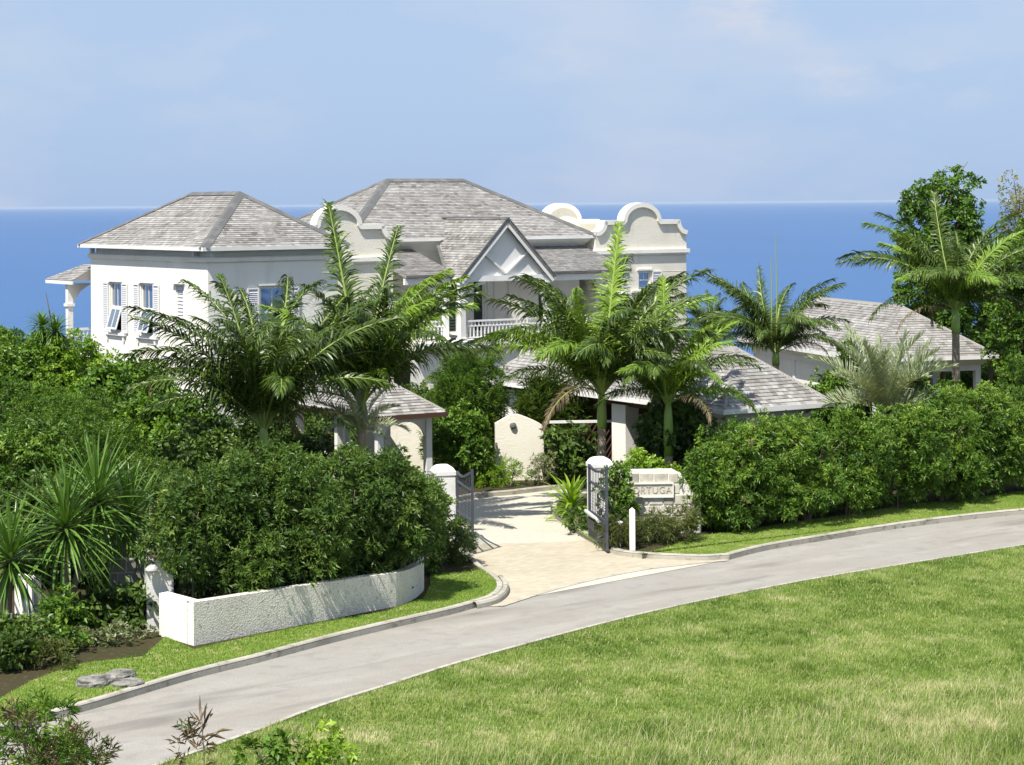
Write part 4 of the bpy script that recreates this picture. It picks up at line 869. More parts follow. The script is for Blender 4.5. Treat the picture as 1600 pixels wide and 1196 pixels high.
def stems(th, size, seed, n=4, name='stem', r0=.035, top=.75):
    r = random.Random(seed); mb = MB(); w_, d_, h_ = size
    for i in range(n):
        x, y = r.uniform(-.12, .12) * w_, r.uniform(-.12, .12) * d_; tx, ty = x + r.uniform(-.3, .3) * w_, y + r.uniform(-.3, .3) * d_
        pts = [(x + (tx-x)*t + r.uniform(-.03, .03), y + (ty-y)*t, -.1 + (h_*top+.1)*t) for t in (0, .25, .5, .75, 1)]
        mb.tube(pts, [r0, r0*.85, r0*.7, r0*.5, r0*.3], 6)
        for j in (2, 3): p_ = Vector(pts[j]); mb.tube([p_, p_ + Vector((r.uniform(-.3,.3)*w_, r.uniform(-.3,.3)*d_, h_*.2))], [r0*.5, r0*.2], 5)
    return mb.build(name, M['twig'], th)
NB = [100]
def bush(name, px, Y, top_py, w_, d_, style, mt, label, cat='shrub', group=None, nst=4, base_z=.1, zlow=.04, dens=1.0, dead=0, h=None, x=None, nl=None, inside=None):
    NB[0] += 1; x = X_at(px, Y, top_py + 60) if x is None else x; h = h or max(.25, Z_at(px, top_py, Y) - base_z)
    t_ = thing(name, (x, Y, base_z), 0, label, cat, group)
    foliage(t_, (w_, d_, h), style, M[mt], NB[0], dens=dens, zlow=zlow, dead=dead, nl=nl, inside=inside); stems(t_, (w_, d_, h), NB[0], nst)
    return t_
# shrubs in the planter
gp = 'dense dark shrubs planted behind the white planter wall'
for (px, Y, tp, w_, lab) in (
    (300, 43.95, 735, 1.5, 'dark rosette-leaved shrub at the left end of the planter beside the lamp pillar'),
    (372, 44.3, 702, 2.0, 'dark rosette-leaved shrub behind the planter below the leftmost big palm'),
    (455, 45.0, 690, 2.1, 'tall dark rosette-leaved shrub in the middle of the planter'),
    (542, 45.9, 698, 2.1, 'dark rosette-leaved shrub in the planter right of its tallest shrub'),
    (612, 46.7, 704, 1.8, 'dark rosette-leaved shrub behind the rounded end of the planter wall')):
    bush('planter_shrub', px, Y, tp, w_, 2.3, 'rosette', 'lf_hedge', lab, 'shrub', gp, 5, .1, .05, inside=planter_in)
bush('planter_shrub', 652, 49.6, 735, 1.35, 2.2, 'rosette', 'lf_hedge', 'dark rosette-leaved shrub spilling over the left gate pillar', 'shrub', gp)
bush('gate_shrub', 712, 51.2, 812, 1.0, 1.5, 'fine', 'lf_dark', 'small wispy shrub at the driveway edge below the left gate leaf', 'shrub')
# long hedge on the right
gp = 'large shrubs of the long hedge along the right verge'
lab = ['hedge shrub overhanging the sign wall', 'hedge shrub second from the sign wall', 'hedge shrub with a bare low trunk in front of the carport roof end', 'hedge shrub below the grassy silver palm', 'hedge shrub beneath the right side of the silver palm',
       'hedge shrub below the tall palm by the pavilion', 'hedge shrub in front of the pavilion column', 'hedge shrub at the right edge of the picture']
for i, (px, Y, tp) in enumerate(((1118, 55.9, 690), (1172, 56.2, 655), (1250, 57.2, 645), (1330, 58.4, 632), (1405, 59.6, 628), (1472, 60.8, 612), (1540, 62.0, 600), (1610, 63.2, 596))):
    bush('hedge_shrub', px, Y, tp, 2.0 if i else 1.5, 2.1, 'rosette', 'lf_right', lab[i], 'shrub', gp, 6, .1, .10 if i else .03)
gp = 'taller green shrubs behind the right hedge'
for (px, Y, tp, w_, st, mt, lab) in (
    (1140, 58.6, 650, 1.6, 'leafy', 'lf_right', 'light green shrub against the carport wall behind the hedge'),
    (1230, 60.2, 648, 1.8, 'leafy', 'lf_right', 'green shrub below the right corner of the carport roof'),
    (1300, 66.5, 575, 1.3, 'leafy', 'lf_mid', 'green shrub left of the silver palm near the white pavilion wall'),
    (1470, 66.5, 600, 2.0, 'leafy', 'lf_right', 'broad green shrub between the tall right palm and the pavilion column')):
    bush('tall_shrub', px, Y, tp, w_, 1.6, st, mt, lab, 'shrub', gp)
bush('narrow_shrub', 1327, 72.5, 505, .8, .8, 'leafy', 'lf_mid', 'narrow upright green shrub standing against the pavilion roof', 'shrub')
bush('scrub_tree', 1285, 93.5, 462, 1.8, 2, 'far', 'lf_dark', 'small dark treetop showing above the pavilion ridge', 'tree')
for (px, Y, tp, w_, lab) in ((1568, 93, 498, 3.4, 'bright green bushy tree rising behind the pavilion corner'), (1630, 86, 474, 3.6, 'bright green bushy tree cut by the right picture edge'),
                             (1632, 72, 555, 2.6, 'round bright green bush right of the pavilion roof')):
    bush('bushy_tree', px, Y, tp, w_, 3.0, 'tiny', 'lf_mid', lab, 'tree', 'bushy trees at the right edge', dens=.8)
# big planting on the left
gp = 'trees and tall shrubs massed on the left'
for (px, Y, tp, w_, d_, st, mt, lab) in (
    (8, 72, 508, 2.6, 3, 'leafy', 'lf_mid', 'green shrub tree against the sea at the left picture edge'),
    (45, 69, 522, 2.8, 3, 'leafy', 'lf_mid', 'green shrub tree below the small tufted tree by the sea'),
    (120, 69, 520, 2.6, 3, 'leafy', 'lf_bright', 'lighter green shrub tree in front of the villa porch'),
    (195, 64, 560, 2.9, 3, 'bigleaf', 'lf_mid', 'broad-leaved green tree below the two shuttered windows'),
    (262, 60, 606, 2.7, 2.6, 'bigleaf', 'lf_mid', 'broad-leaved tree sloping down beside the white villa corner'),
    (300, 57, 655, 2.0, 2.2, 'bigleaf', 'lf_dark', 'dark broad-leaved shrub left of the leftmost big palm trunk'),
    (20, 62, 575, 3.4, 3, 'tiny', 'lf_mid', 'fine-leaved green tree filling the left edge below the sea'),
    (105, 60, 600, 3.2, 3, 'fine', 'lf_mid', 'fine-leaved green tree above the spiky plants'),
    (180, 56, 650, 2.8, 2.6, 'fine', 'lf_mid', 'fine-leaved tree between the spiky plants and the broad-leaved tree'),
    (20, 54, 660, 3.0, 2.6, 'leafy', 'lf_right', 'yellow-green leafy shrub behind the leftmost spiky plant'),
    (245, 51, 722, 2.2, 2.2, 'fine', 'lf_hedge', 'dark fine-leaved shrub behind the grey spiky tuft'),
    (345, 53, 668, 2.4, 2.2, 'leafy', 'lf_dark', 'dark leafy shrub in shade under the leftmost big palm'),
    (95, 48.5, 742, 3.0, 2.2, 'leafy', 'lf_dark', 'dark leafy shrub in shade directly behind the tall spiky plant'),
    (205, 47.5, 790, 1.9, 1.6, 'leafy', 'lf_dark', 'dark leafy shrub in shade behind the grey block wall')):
    bush('garden_tree', px, Y, tp, w_, d_, st, mt, lab, 'tree' if tp < 620 else 'shrub', gp)
# middle ground
for (nm, px, Y, tp, w_, d_, st, mt, lab) in (
    ('tall_shrub', 726, 68.0, 540, 2.3, 1.8, 'fern', 'lf_right', 'tall bright green shrub below the balcony corner post'),
    ('glossy_shrub', 722, 65.2, 628, 2.0, 1.5, 'leafy', 'lf_mid', 'glossy rounded shrub right of the small shelter'),
    ('clump_palm', 862, 67.7, 574, 2.1, 1.2, 'long', 'frond_sub', 'dense clumping palm with many fine dark leaves under the carport roof'),
    ('dark_shrub', 892, 65.4, 668, 1.5, 1.0, 'bigleaf', 'lf_dark', 'dark broad-leaved shrub climbing the trellis fence'),
    ('fern_bed', 790, 65.0, 728, 1.15, .8, 'fern', 'lf_bright', 'bright yellow-green fern mound beneath the arched garden wall'),
    ('fern_bed', 744, 65.0, 752, .6, .6, 'fern', 'lf_bright', 'small bright fern clump at the far kerb left of the big fern mound'),
    ('pale_shrub', 848, 65.0, 705, .85, .7, 'fine', 'lf_pale', 'pale variegated shrub at the right foot of the arched garden wall'),
    ('creeper', 962, 54.7, 722, .8, .7, 'leafy', 'lf_right', 'leafy creeper growing over the right gate pillar and sign wall'),
    ('leafy_shrub', 1005, 57.2, 702, 1.7, 1.2, 'leafy', 'lf_bright', 'light green leafy shrub peeping over the sign wall'),
    ('flower_shrub', 1032, 53.9, 805, 1.75, 1.1, 'fern', 'lf_dull', 'loose olive-green shrub in front of the sign wall'),
    ('flower_shrub', 962, 53.3, 812, .7, .8, 'fern', 'lf_dull', 'loose olive-green shrub behind the path light'),
    ('island_shrub', 905, 56.2, 800, .7, .6, 'leafy', 'lf_dark', 'small dark shrub on the kerbed island under the strap-leaved plant'),
    ('dark_tree', 1062, 59.9, 600, 1.7, 1.5, 'bigleaf', 'lf_dark', 'dark broad-leaved tree behind the right of the two middle palms'),
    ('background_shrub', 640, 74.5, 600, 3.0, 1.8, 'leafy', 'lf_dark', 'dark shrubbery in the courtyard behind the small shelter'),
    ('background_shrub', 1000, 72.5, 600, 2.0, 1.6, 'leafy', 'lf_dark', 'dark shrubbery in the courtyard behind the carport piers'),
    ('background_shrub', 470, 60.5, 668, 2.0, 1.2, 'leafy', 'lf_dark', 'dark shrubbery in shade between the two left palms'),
    ('mound_shrub', 130, 41.9, 985, .75, .8, 'tiny', 'lf_pale', 'pale variegated mound shrub at the left of the lawn bed'),
    ('mound_shrub', 182, 42.0, 982, .85, .8, 'tiny', 'lf_pale', 'pale variegated mound shrub in front of the dark broad-leaved bed'),
    ('mound_shrub', 218, 42.6, 982, .55, .6, 'tiny', 'lf_pale', 'pale variegated mound shrub nearest the planter corner'),
    ('bed_shrub', 160, 43.6, 935, 1.1, .9, 'bigleaf', 'lf_dark', 'dark glossy ground shrub under the tall spiky plant trunk'),
    ('bed_shrub', 215, 43.2, 928, .9, .7, 'bigleaf', 'lf_dark', 'dark glossy ground shrub at the foot of the lamp pillar'),
    ('bed_shrub', 95, 42.2, 935, 1.0, 1.0, 'leafy', 'lf_mid', 'green leafy shrub round the trunk of the tall spiky plant'),
    ('corner_shrub', 14, 39.8, 990, .9, .9, 'leafy', 'lf_dark', 'dark round shrub beside the road at the left picture edge'),
    ('corner_shrub', 60, 40.6, 1000, .7, .8, 'leafy', 'lf_dull', 'straggly olive shrub between the round shrub and the variegated mounds')):
    if mt == 'frond_sub': mt = 'frond'
    bush(nm, px, Y, tp, w_, d_, st, mt, lab, 'clumping palm' if nm == 'clump_palm' else ('fern' if nm == 'fern_bed' else 'shrub'), nst=3, base_z=.12)
for (px, Y, tp, w_, lab) in ((1450, 90, 575, 4.6, 'green shrubbery seen through the open pavilion'), (1530, 88, 570, 3.0, 'green shrubbery just right of the pavilion column'), (1400, 95, 560, 4.0, 'green shrubbery beyond the left bay of the pavilion'),
    (520, 74, 625, 3.2, 'dark shrubbery in the courtyard behind the left part of the small shelter'), (430, 72, 640, 3.0, 'dark shrubbery in the courtyard behind the leftmost big palm trunk'), (1180, 76, 600, 3, 'dark shrubbery behind the carport roof end'),
    (1275, 72, 600, 1.6, 'green shrub beside the white pavilion wall'), (760, 82, 585, 3.2, 'shrubbery at the foot of the main house below the balcony')):
    bush('background_shrub', px, Y, tp, w_, 1.8, 'leafy', 'lf_right' if 'green' in lab else 'lf_dark', lab, 'shrub', 'background shrubbery', nst=3, base_z=.12)
for (px, Y, tp, w_, d_, st, mt, lab) in ((30, 40.6, 960, 1.2, .9, 'leafy', 'lf_dark', 'dark leafy shrub below the short white post at the left edge'), (90, 41.2, 985, .8, .9, 'leafy', 'lf_mid', 'green leafy shrub left of the variegated mounds')
    , (66, 39.9, 1018, 1.1, .8, 'fern', 'lf_dull', 'low straggly olive plant spreading over the bed behind the rocks')):
    bush('bed_shrub', px, Y, tp, w_, d_, st, mt, lab, 'shrub', nst=3, base_z=.12)
# foreground growth at the bottom of the picture
bush('foreground_bush', 62, 31.2, 1070, 1.35, 1.2, 'fern', 'lf_mid', 'straggly near bush with brown dead leaves in the lower left corner', 'bush', dead=.22, base_z=0, dens=.55)
bush('foreground_bush', 130, 32.2, 1120, .6, .7, 'fern', 'lf_dull', 'small green near bush beside the one with brown leaves', 'bush', dead=.3, base_z=0, dens=.6)
bush('roadside_weeds', 430, 32.0, 1148, .8, .6, 'leafy', 'lf_right', 'leafy green weeds at the bottom edge near the road', 'weeds', base_z=0, dens=.7)
bush('roadside_weeds', 505, 31.9, 1150, .55, .5, 'leafy', 'lf_bright', 'lighter leafy weed right of the larger weed patch at the bottom', 'weeds', base_z=0, dens=.6)

# trees with a trunk on the right
def tree(px, Y, top_py, bot_py, w_, d_, style, mt, label, seed, dens=1, nl=9, trunk=.13):
    x = X_at(px, Y, 400); zt, zb = Z_at(px, top_py, Y), Z_at(px, bot_py, Y); t_ = thing('tree', (x, Y, 0), 0, label, 'tree')
    r = random.Random(seed); mb = MB(); mb.tube([(.1, 0, -.3), (.0, 0, zb*.5), (.1, 0, zb), (0, 0, (zb+zt)/2), (.05, 0, zt*.93)], [trunk, trunk*.9, trunk*.7, trunk*.45, trunk*.15], 8)
    for i in range(9):
        a = i*2.4; z = zb + (zt-zb)*(.05+.08*i); mb.tube([(.05, 0, z), (.22*w_*math.cos(a), .22*d_*math.sin(a), z+.25*(zt-zb)), (.38*w_*math.cos(a), .38*d_*math.sin(a), z+.34*(zt-zb))], [trunk*.4, trunk*.25, trunk*.1], 6)
    mb.build('trunk', M['twig'], t_); H_ = zt - zb; lobes = []
    for i in range(nl):
        zc = .12 + .8 * i / nl; e = math.sin(math.pi * min(1, max(.12, .25 + zc*.62))) ; a = i * 2.4
        lobes.append(((.28*w_*e*math.cos(a), .28*d_*e*math.sin(a), zb + zc*H_), (w_*r.uniform(.2, .3), d_*r.uniform(.2, .3), H_*r.uniform(.10, .17))))
    foliage(t_, (w_, d_, zt), style, M[mt], seed, lobes, 'crown', dens, 0)
    return t_
tree(1470, 84, 262, 560, 3.3, 3.0, 'bigleaf', 'lf_mid', 'tall dense round-leaved tree rising above the right palm', 31, .9, 14)
tree(1592, 82, 268, 520, 1.9, 2.0, 'sparse', 'lf_olive', 'thin sparse yellowing tree at the upper right edge', 33, 1.6, 10, .08)
tree(1545, 86, 360, 560, 2.4, 2.4, 'leafy', 'lf_mid', 'green tree between the dense tree and the sparse yellowing tree', 35, .8, 10)

tree(1598, 79, 345, 600, 2.6, 2.4, 'leafy', 'lf_mid', 'dense green tree filling the right edge below the sparse yellowing tree', 37, 1.0, 14)
# ------------------------------------------------------------------ palms
def frond_mesh(Lf, e0, curl, seed, npair=96, leaf=.80, mt='frond', wid=.044, vee=10, droop=1.35, spread=1.0):
    r = random.Random(seed); n = 16; P = [Vector((0, 0, 0))]; E = []
    for i in range(n):
        t = (i + .5) / n; e = R(e0 - curl * t ** 1.25); P.append(P[-1] + Vector((math.cos(e), 0, math.sin(e))) * (Lf / n)); E.append(e)
    def at(t):
        s = t * n; i = min(int(s), n - 1); f = s - i; p_ = P[i].lerp(P[i+1], f); e = E[i]; return p_, Vector((math.cos(e), 0, math.sin(e)))
    V = []; F = []; T = []; MI = []
    def quad(a, mi): F.append(a); MI.append(mi)
    k = 5
    for i in range(n + 1):
        d = Vector((math.cos(E[min(i, n-1)]), 0, math.sin(E[min(i, n-1)]))); up = Vector((-d.z, 0, d.x)); rr_ = .030 * (1 - i / n) ** .8 + .004; rr_ *= Lf / 4
        for j in range(k): a = 2*math.pi*j/k; V.append(P[i] + Vector((0, 1, 0)) * (rr_ * math.cos(a) * 1.2) + up * (rr_ * math.sin(a))); T.append(.7)
    for i in range(n):
        for j in range(k): quad((i*k+j, i*k+(j+1) % k, (i+1)*k+(j+1) % k, (i+1)*k+j), 1)
    ft = r.uniform(.3, .62)
    for i in range(npair):
        t = .13 + .87 * (i / (npair - 1)) ** .95
        for s in (-1, 1):
            p_, d = at(min(t + r.uniform(-.004, .004), .999)); up = Vector((-d.z, 0, d.x)); side = Vector((0, s, 0))
            a = R((72 - 48 * t ** 1.5) * spread + r.uniform(-9, 9)); v = R(vee + r.uniform(-38, 38)); l = leaf * (1 - .62 * t ** 2.2) * min(1, .45 + (t - .1) * 4) * r.uniform(.85, 1.1)
            dd = (d * math.cos(a) + (side * math.cos(v) + up * math.sin(v)) * math.sin(a)).normalized()
            wv = (d - dd * d.dot(dd)).normalized() * (wid * .5); b = len(V); q = p_.copy(); dr2 = droop * r.uniform(.6, 1.5); pts = [q.copy()]
            for m_ in range(3): q = q + dd * (l / 3); dd = (dd + Vector((0, 0, -1)) * dr2 * .42).normalized(); pts.append(q.copy())
            ws = (.7, 1, .75); tt = min(1, max(0, ft + r.gauss(0, .12)))
            for m_ in range(3): V.append(pts[m_] - wv * ws[m_]); V.append(pts[m_] + wv * ws[m_]); T += [tt, tt]
            V.append(pts[3]); T.append(tt); V.append(pts[3] + wv * .05); T.append(tt)
            for m_ in range(3): quad((b+2*m_, b+2*m_+1, b+2*m_+3, b+2*m_+2), 0)
    me_o = np_mesh('frond', np.array([tuple(v) for v in V]), np.array(F), [M[mt], M['rachis']], np.array(T), np.array(MI)); me = me_o.data; bpy.data.objects.remove(me_o); return me
CL = {'spear': (84, 22), 'up': (75, 60), 'mid': (60, 84), 'low': (38, 92), 'hang': (10, 70)}
FR = {c: [frond_mesh(4.4, e, cu_, 50 + i * 7 + j, spread={'spear': .85, 'up': .9}.get(c, 1)) for j in range(3)] for i, (c, (e, cu_)) in enumerate(CL.items())}
FRL = {c: [frond_mesh(4.4, e, cu_, 150 + i * 7 + j, mt='frond_light', spread={'spear': .85, 'up': .9}.get(c, 1)) for j in range(2)] for i, (c, (e, cu_)) in enumerate(CL.items())}
FRD = {c: [frond_mesh(4.4, 30, 95, 300 + j, npair=60, leaf=.7, mt='lf_dead', droop=1.4) for j in range(2)] for c in ('hang', 'low')}
FRS = {c: [frond_mesh(2.0, e, cu_, 250 + i * 7 + j, npair=60, leaf=.50, mt='frond_silver', wid=.025, vee=40, droop=.12) for j in range(2)] for i, (c, (e, cu_)) in enumerate({'spear': (84, 8), 'up': (72, 35), 'mid': (52, 50), 'low': (28, 60)}.items())}
def palm(px, Y, crown_py, label, spec, seed, shaft=1.0, tr=.13, group='feathery green palms around the villa', light=None, scale=1.0, set_=None, lean=0, shaft_r=None):
    x = X_at(px, Y, crown_py); zc = Z_at(px, crown_py, Y); t_ = thing('palm_tree', (x, Y, 0), 0, label, 'palm', group); r = random.Random(seed)
    zb = zc - shaft; mb = MB(); nseg = max(4, int(zb / .18)); pts = []; rd = []
    for i in range(nseg + 1): f = i / nseg; pts.append((lean * (f - 1), 0, -.2 + (zb + .2) * f)); rd.append(tr * (1.15 - .25 * f) * (1.06 if i % 2 else 1))
    mb.tube(pts, rd, 12); mb.build('trunk', M['trunk'], t_, smooth=True)
    if shaft > .05: MB().tube([(0, 0, zb), (0, 0, zb + shaft*.3), (0, 0, zb + shaft*.7), (0, 0, zc + .12)], [tr*.98, tr*1.12, tr*.95, tr*.5], 12).build('crownshaft', M['shaft'], t_, smooth=True)
    if set_ is None:
        extra = [(seed * 77 % 360, 'hang', spec[0][2] * .62)]
        for i, c in enumerate(('up', 'mid', 'up', 'mid', 'up', 'up', 'mid', 'mid', 'up', 'mid', 'up', 'mid', 'up', 'up', 'mid', 'up', 'mid', 'up')): extra.append((seed * 31 + i * 137.5, c, spec[0][2] * .86))
        spec = spec + extra
    for (az, c, ln) in spec:
        st = set_ or (FRL if (light and r.random() < light) else FR)
        if c == 'hang' and not set_: st = FRD
        base_l = 2.0 if set_ is FRS else 4.4
        o = bpy.data.objects.new('frond', r.choice(st[c])); col.objects.link(o); o.parent = t_
        o.location = (.03*math.cos(R(az)), .03*math.sin(R(az)), zc - r.uniform(.0, .15)); o.rotation_euler = (R(r.uniform(-28, 28)), R(r.uniform(-6, 6)), R(az + r.uniform(-5, 5))); s = ln / base_l * scale; o.scale = (s, s, s)
    return t_
def ringspec(n_up, n_mid, n_low, n_hang, L_, a0=10, n_sp=1):
    out_ = []; a = a0; jit = random.Random(a0)
    for c, n in (('spear', n_sp), ('up', n_up), ('mid', n_mid), ('low', n_low), ('hang', n_hang)):
        for i in range(n): out_.append((a, c, L_ * jit.uniform(.85, 1.08) * {'spear': .9, 'up': 1.0, 'mid': 1.0, 'low': .92, 'hang': .8}[c])); a += 137.5 if n > 2 else 160
    return out_
palm(412, 54.8, 665, 'large feathery palm left of the others, its fronds arching over the white villa wall',
     [(180, 'mid', 4.6), (172, 'low', 4.0), (188, 'mid', 4.0), (150, 'up', 5.0), (195, 'up', 4.8), (97, 'up', 5.6), (60, 'up', 5.4), (125, 'spear', 4.3), (15, 'up', 4.9), (-10, 'mid', 4.0), (30, 'mid', 4.6), (-60, 'up', 4.2), (-110, 'up', 4.4), (-140, 'mid', 3.8), (110, 'up', 4.9), (70, 'mid', 4.4), (-35, 'low', 3.2), (140, 'up', 5.2), (80, 'up', 5.2), (35, 'up', 5.2), (165, 'up', 4.6), (0, 'up', 4.6)], 1, .75, .12)
palm(566, 57.5, 625, 'tall upright palm with one high straight frond in front of the left Dutch gable',
     [(100, 'spear', 5.5), (75, 'spear', 5.0), (5, 'mid', 4.4), (20, 'up', 4.6), (-15, 'up', 4.0), (175, 'up', 4.0), (160, 'mid', 4.0), (-160, 'mid', 3.2), (-70, 'mid', 2.6), (-100, 'up', 3.4), (45, 'mid', 4.2), (0, 'up', 4.4), (130, 'up', 4.4), (10, 'up', 4.6), (190, 'up', 3.6)], 2, .3, .12, light=.35)
palm(940, 59.6, 612, 'tall palm with brown ringed trunk standing right of the driveway gate',
     [(90, 'spear', 5.0), (180, 'mid', 4.3), (170, 'up', 4.6), (188, 'low', 3.6), (165, 'mid', 4.0), (0, 'up', 4.2), (15, 'up', 4.8), (60, 'up', 4.8), (130, 'up', 4.9), (-50, 'mid', 3.2), (-120, 'up', 4.0), (-90, 'mid', 3.2), (-15, 'mid', 3.4), (-160, 'up', 4.0), (40, 'mid', 4.0), (-20, 'hang', 2.0), (185, 'up', 4.4), (150, 'up', 5.0), (25, 'up', 5.0), (75, 'up', 5.0), (-8, 'mid', 4.0)], 3, 1.05, .125, light=.3)
palm(1044, 59.0, 628, 'bright green palm with smooth green trunk beside the carport roof',
     [(95, 'spear', 3.6), (180, 'mid', 3.4), (165, 'up', 3.8), (195, 'up', 3.4), (0, 'mid', 3.0), (15, 'low', 3.0), (40, 'up', 3.6), (120, 'up', 3.8), (-60, 'mid', 2.8), (-110, 'up', 3.2), (-15, 'low', 2.8), (200, 'low', 2.4), (-150, 'mid', 2.8), (70, 'up', 3.8), (10, 'up', 3.4)], 4, 1.5, .13, light=.5)
palm(1212, 71.5, 548, 'dark palm with two thin bare spears against the sea behind the carport',
     [(150, 'up', 4.0), (40, 'spear', 3.4), (180, 'mid', 3.2), (170, 'mid', 3.0), (0, 'mid', 2.9), (-15, 'low', 2.6), (195, 'low', 2.6), (-60, 'mid', 2.6), (-110, 'mid', 2.6), (70, 'up', 3.0), (120, 'mid', 3.0), (15, 'low', 2.6), (-140, 'up', 2.8), (20, 'mid', 2.4), (165, 'low', 2.8)], 5, .5, .12)
palm(1493, 67.5, 482, 'tall dark-trunked palm in front of the pavilion roof and dense tree',
     [(62, 'spear', 3.9), (180, 'mid', 4.4), (172, 'up', 4.2), (188, 'low', 3.2), (165, 'mid', 3.8), (0, 'mid', 3.2), (15, 'up', 3.6), (100, 'up', 3.8), (-60, 'mid', 2.8), (-120, 'up', 3.4), (-150, 'mid', 3.2), (-15, 'low', 2.6), (130, 'up', 3.8), (195, 'hang', 2.4), (40, 'up', 4.0), (160, 'up', 4.4), (20, 'up', 4.2), (5, 'mid', 4.0), (178, 'mid', 4.4)], 6, .8, .13, light=.25)
palm(1378, 62.8, 640, 'silvery blue-green palm with stiff narrow fronds above the right hedge', ringspec(9, 10, 6, 0, 2.6, 33, 3), 7, .05, .14, None, set_=FRS)
palm(563, 56.4, 668, 'small silvery palm in shade at the foot of the tall upright palm', ringspec(4, 6, 5, 0, 1.35, 50, 2), 8, .05, .10, None, set_=FRS)
palm(1118, 80.0, 530, 'small grey-green palm beside the right end of the main house', ringspec(5, 5, 2, 0, 2.4, 71, 1), 9, .2, .10)
for px, top in ((1214, 362), (1206, 402)):
    Y = 71.3; mb = MB(); mb.tube([(X_at(px, Y), Y, Z_at(px, 540, Y)), (X_at(px, Y)+.02, Y, Z_at(px, 450, Y)), (X_at(px, Y), Y, Z_at(px, top, Y))], [.03, .02, .008], 6)
    tag(mb.build('spear_leaf', M['rachis']), 'taller thin unopened spear leaf above the dark palm' if px == 1214 else 'shorter thin unopened spear leaf above the dark palm', 'palm spear', 'unopened spear leaves')
# small tufted tree with a bare shoot on the left, against the sea
def sword_mesh(Lf, wid, seed, bend, mt='sword'):
    mb = MB(); n = 5; pts = []; e = 0; p_ = Vector((0, 0, 0)); r = random.Random(seed)
    vs = []; T = []
    for i in range(n + 1):
        t = i / n; w_ = wid * (.55 + .9 * t if t < .4 else .91 * (1 - ((t - .4) / .6) ** 1.7)) * .5 + .001
        vs += [(p_.x, -w_, p_.z + w_*.35), (p_.x, 0, p_.z), (p_.x, w_, p_.z + w_*.35)]; a = -bend * t; p_ = p_ + Vector((math.cos(a), 0, math.sin(a))) * (Lf / n)
    F = []
    for i in range(n):
        for k in (0, 1): F.append((i*3+k, (i+1)*3+k, (i+1)*3+k+1, i*3+k+1))
    o = np_mesh('leaf', np.array(vs), np.array(F), M[mt], np.full(len(vs), .35 + .3 * r.random())); me = o.data; bpy.data.objects.remove(o); return me
SWD = [sword_mesh(1.0, .055, i, b) for i, b in enumerate((.15, .35, .6, .25, .9, .1))]
def spiky(name, stems_, label, cat, n, Ln, seed, elev=(-55, 88), group=None, base=None, sw=1.0, leaf_set=None):
    x0, y0 = base; t_ = thing(name, (x0, y0, .1), 0, label, cat, group); r = random.Random(seed)
    for (hx, hy, hz) in stems_:
        mb = MB(); mb.tube([(0, 0, -.1), (hx*.35+r.uniform(-.03, .03), hy*.3, hz*.35), (hx*.75, hy*.7, hz*.72), (hx, hy, hz)], [.085, .07, .06, .045], 8); mb.build('stem', M['trunk'], t_)
        for i in range(n):
            f = i / n; el = R(elev[1] - (elev[1]-elev[0]) * f ** .85 + r.uniform(-7, 7)); az = i * 2.39996 + r.uniform(-.15, .15)
            o = bpy.data.objects.new('leaf', (leaf_set or SWD)[(4 if (f > .85 and r.random() < .5) else r.randrange(4))]); col.objects.link(o); o.parent = t_
            o.location = (hx + .04*math.cos(az), hy + .04*math.sin(az), hz + .10 - .30 * f); o.rotation_euler = (r.uniform(-.3, .3), -el, az); s = Ln * r.uniform(.85, 1.1); o.scale = (s, s * 1.1 * sw, s)
def rp(base, px, py, Y): return (X_at(px, Y, py) - base[0], Y - base[1], Z_at(px, py, Y) - .1)
gp = 'spiky sword-leaved plants on the left'
b = (X_at(98, 43.4), 43.4); spiky('spiky_plant', [rp(b, 103, 822, 43.2), rp(b, 152, 782, 43.9)], 'tall spiky plant with two heads of long sword leaves over a brown trunk', 'spiky plant', 160, 1.42, 1, group=gp, base=b, sw=.8)
b = (X_at(176, 44.4), 44.4); spiky('spiky_plant', [rp(b, 202, 806, 44.4)], 'spiky plant with one head on a thin leaning stem beside the block wall', 'spiky plant', 110, 1.2, 2, group=gp, base=b)
b = (X_at(10, 42.6), 42.6); spiky('spiky_plant', [rp(b, 16, 872, 42.6), rp(b, -45, 850, 43.2)], 'spiky plant with drooping sword leaves at the left picture edge', 'spiky plant', 120, 1.3, 3, group=gp, base=b)
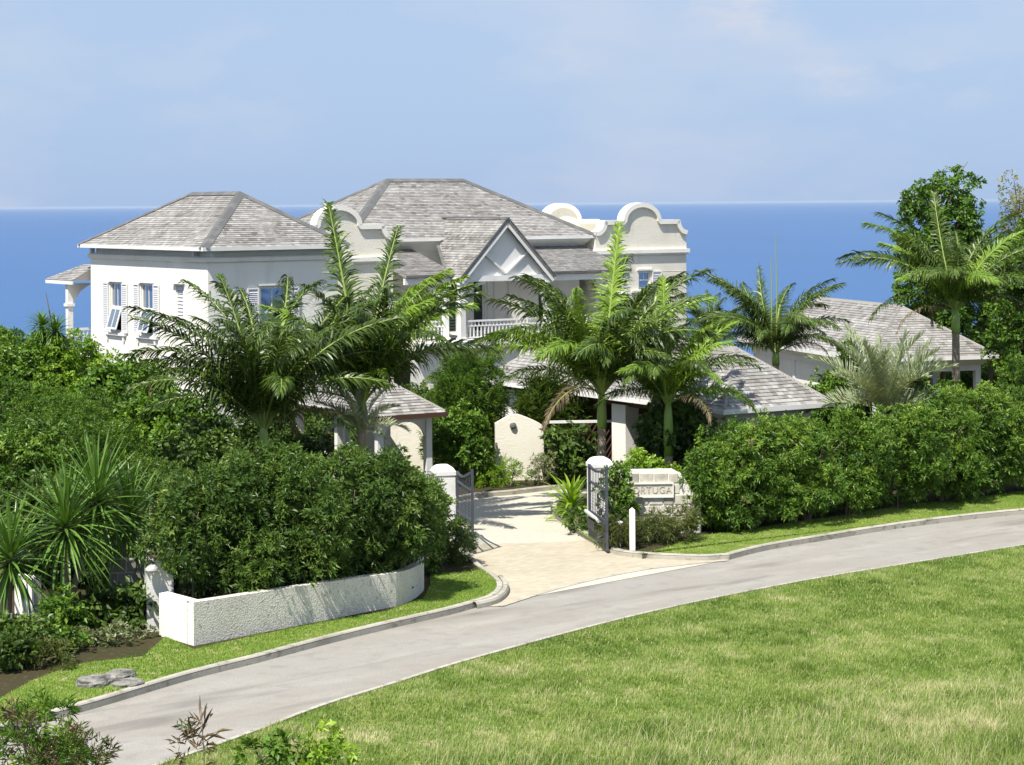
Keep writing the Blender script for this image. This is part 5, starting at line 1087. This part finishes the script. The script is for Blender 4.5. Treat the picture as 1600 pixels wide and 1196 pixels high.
b = (X_at(236, 47.0), 47.0); spiky('agave', [rp(b, 236, 775, 47.0)], 'thin grey-leaved tuft peeping above the shrubs right of the spiky plants', 'spiky plant', 60, .55, 4, base=b, sw=.6)
b = (X_at(80, 68.5), 68.5); spiky('tuft_tree', [rp(b, 66, 512, 68.5), rp(b, 88, 520, 68.4)], 'small tufted tree with arching narrow leaves against the sea', 'tree', 150, .72, 5, (-70, 80), base=b, sw=1.0, leaf_set=[sword_mesh(1.0, .07, 70+i, b_, 'lf_mid') for i, b_ in enumerate((.9, 1.2, 1.5, 1.0, 1.6))])
o = MB().tube([(X_at(84, 68.6), 68.6, Z_at(84, 520, 68.6)), (X_at(73, 68.6), 68.6, Z_at(73, 458, 68.6))], [.03, .012], 6).build('bare_shoot', M['twig']); tag(o, 'thin bare shoot sticking up above the small tufted tree', 'shoot')
b = (X_at(893, 58.6), 58.6); spiky('strap_plant', [rp(b, 893, 790, 58.6)], 'bright green strap-leaved plant arching over the island kerb', 'plant', 60, 1.05, 6, (0, 80), base=b, sw=1.3, leaf_set=[sword_mesh(1.0, .07, 60+i, b_, 'lf_bright') for i, b_ in enumerate((.6, .9, 1.2, .8, 1.4))])
for o in list(bpy.data.objects):
    pass
# near sprig with hanging brown leaves at the bottom
sp = thing('dead_sprig', (X_at(318, 30.8, 1150), 30.8, 0), 0, 'thin sprig with hanging brown leaves sticking up over the road at the bottom', 'sprig')
mb = MB(); mb.tube([(0, 0, -.1), (.01, 0, .6), (-.01, 0, 1.05), (-.03, 0, 1.5)], [.014, .01, .008, .003], 6); mb.build('stem', M['twig'], sp)
foliage(sp, (.5, .3, 1.3), 'fern', M['lf_dull'], 5, [((-.05, 0, .95), (.10, .08, .20)), ((-.20, 0, .75), (.08, .06, .08)), ((-.03, 0, 1.2), (.05, .05, .08))], 'leaves', .5, 0, dead=.6)
foliage(sp, (.5, .3, 1.3), 'long', M['lf_dead'], 6, [((0, 0, 1.12), (.10, .08, .14)), ((-.08, 0, .92), (.06, .06, .06))], 'dead_leaves', .7, 0)
print('tris', sum(len(o.data.polygons) for o in bpy.data.objects if o.type == 'MESH'))
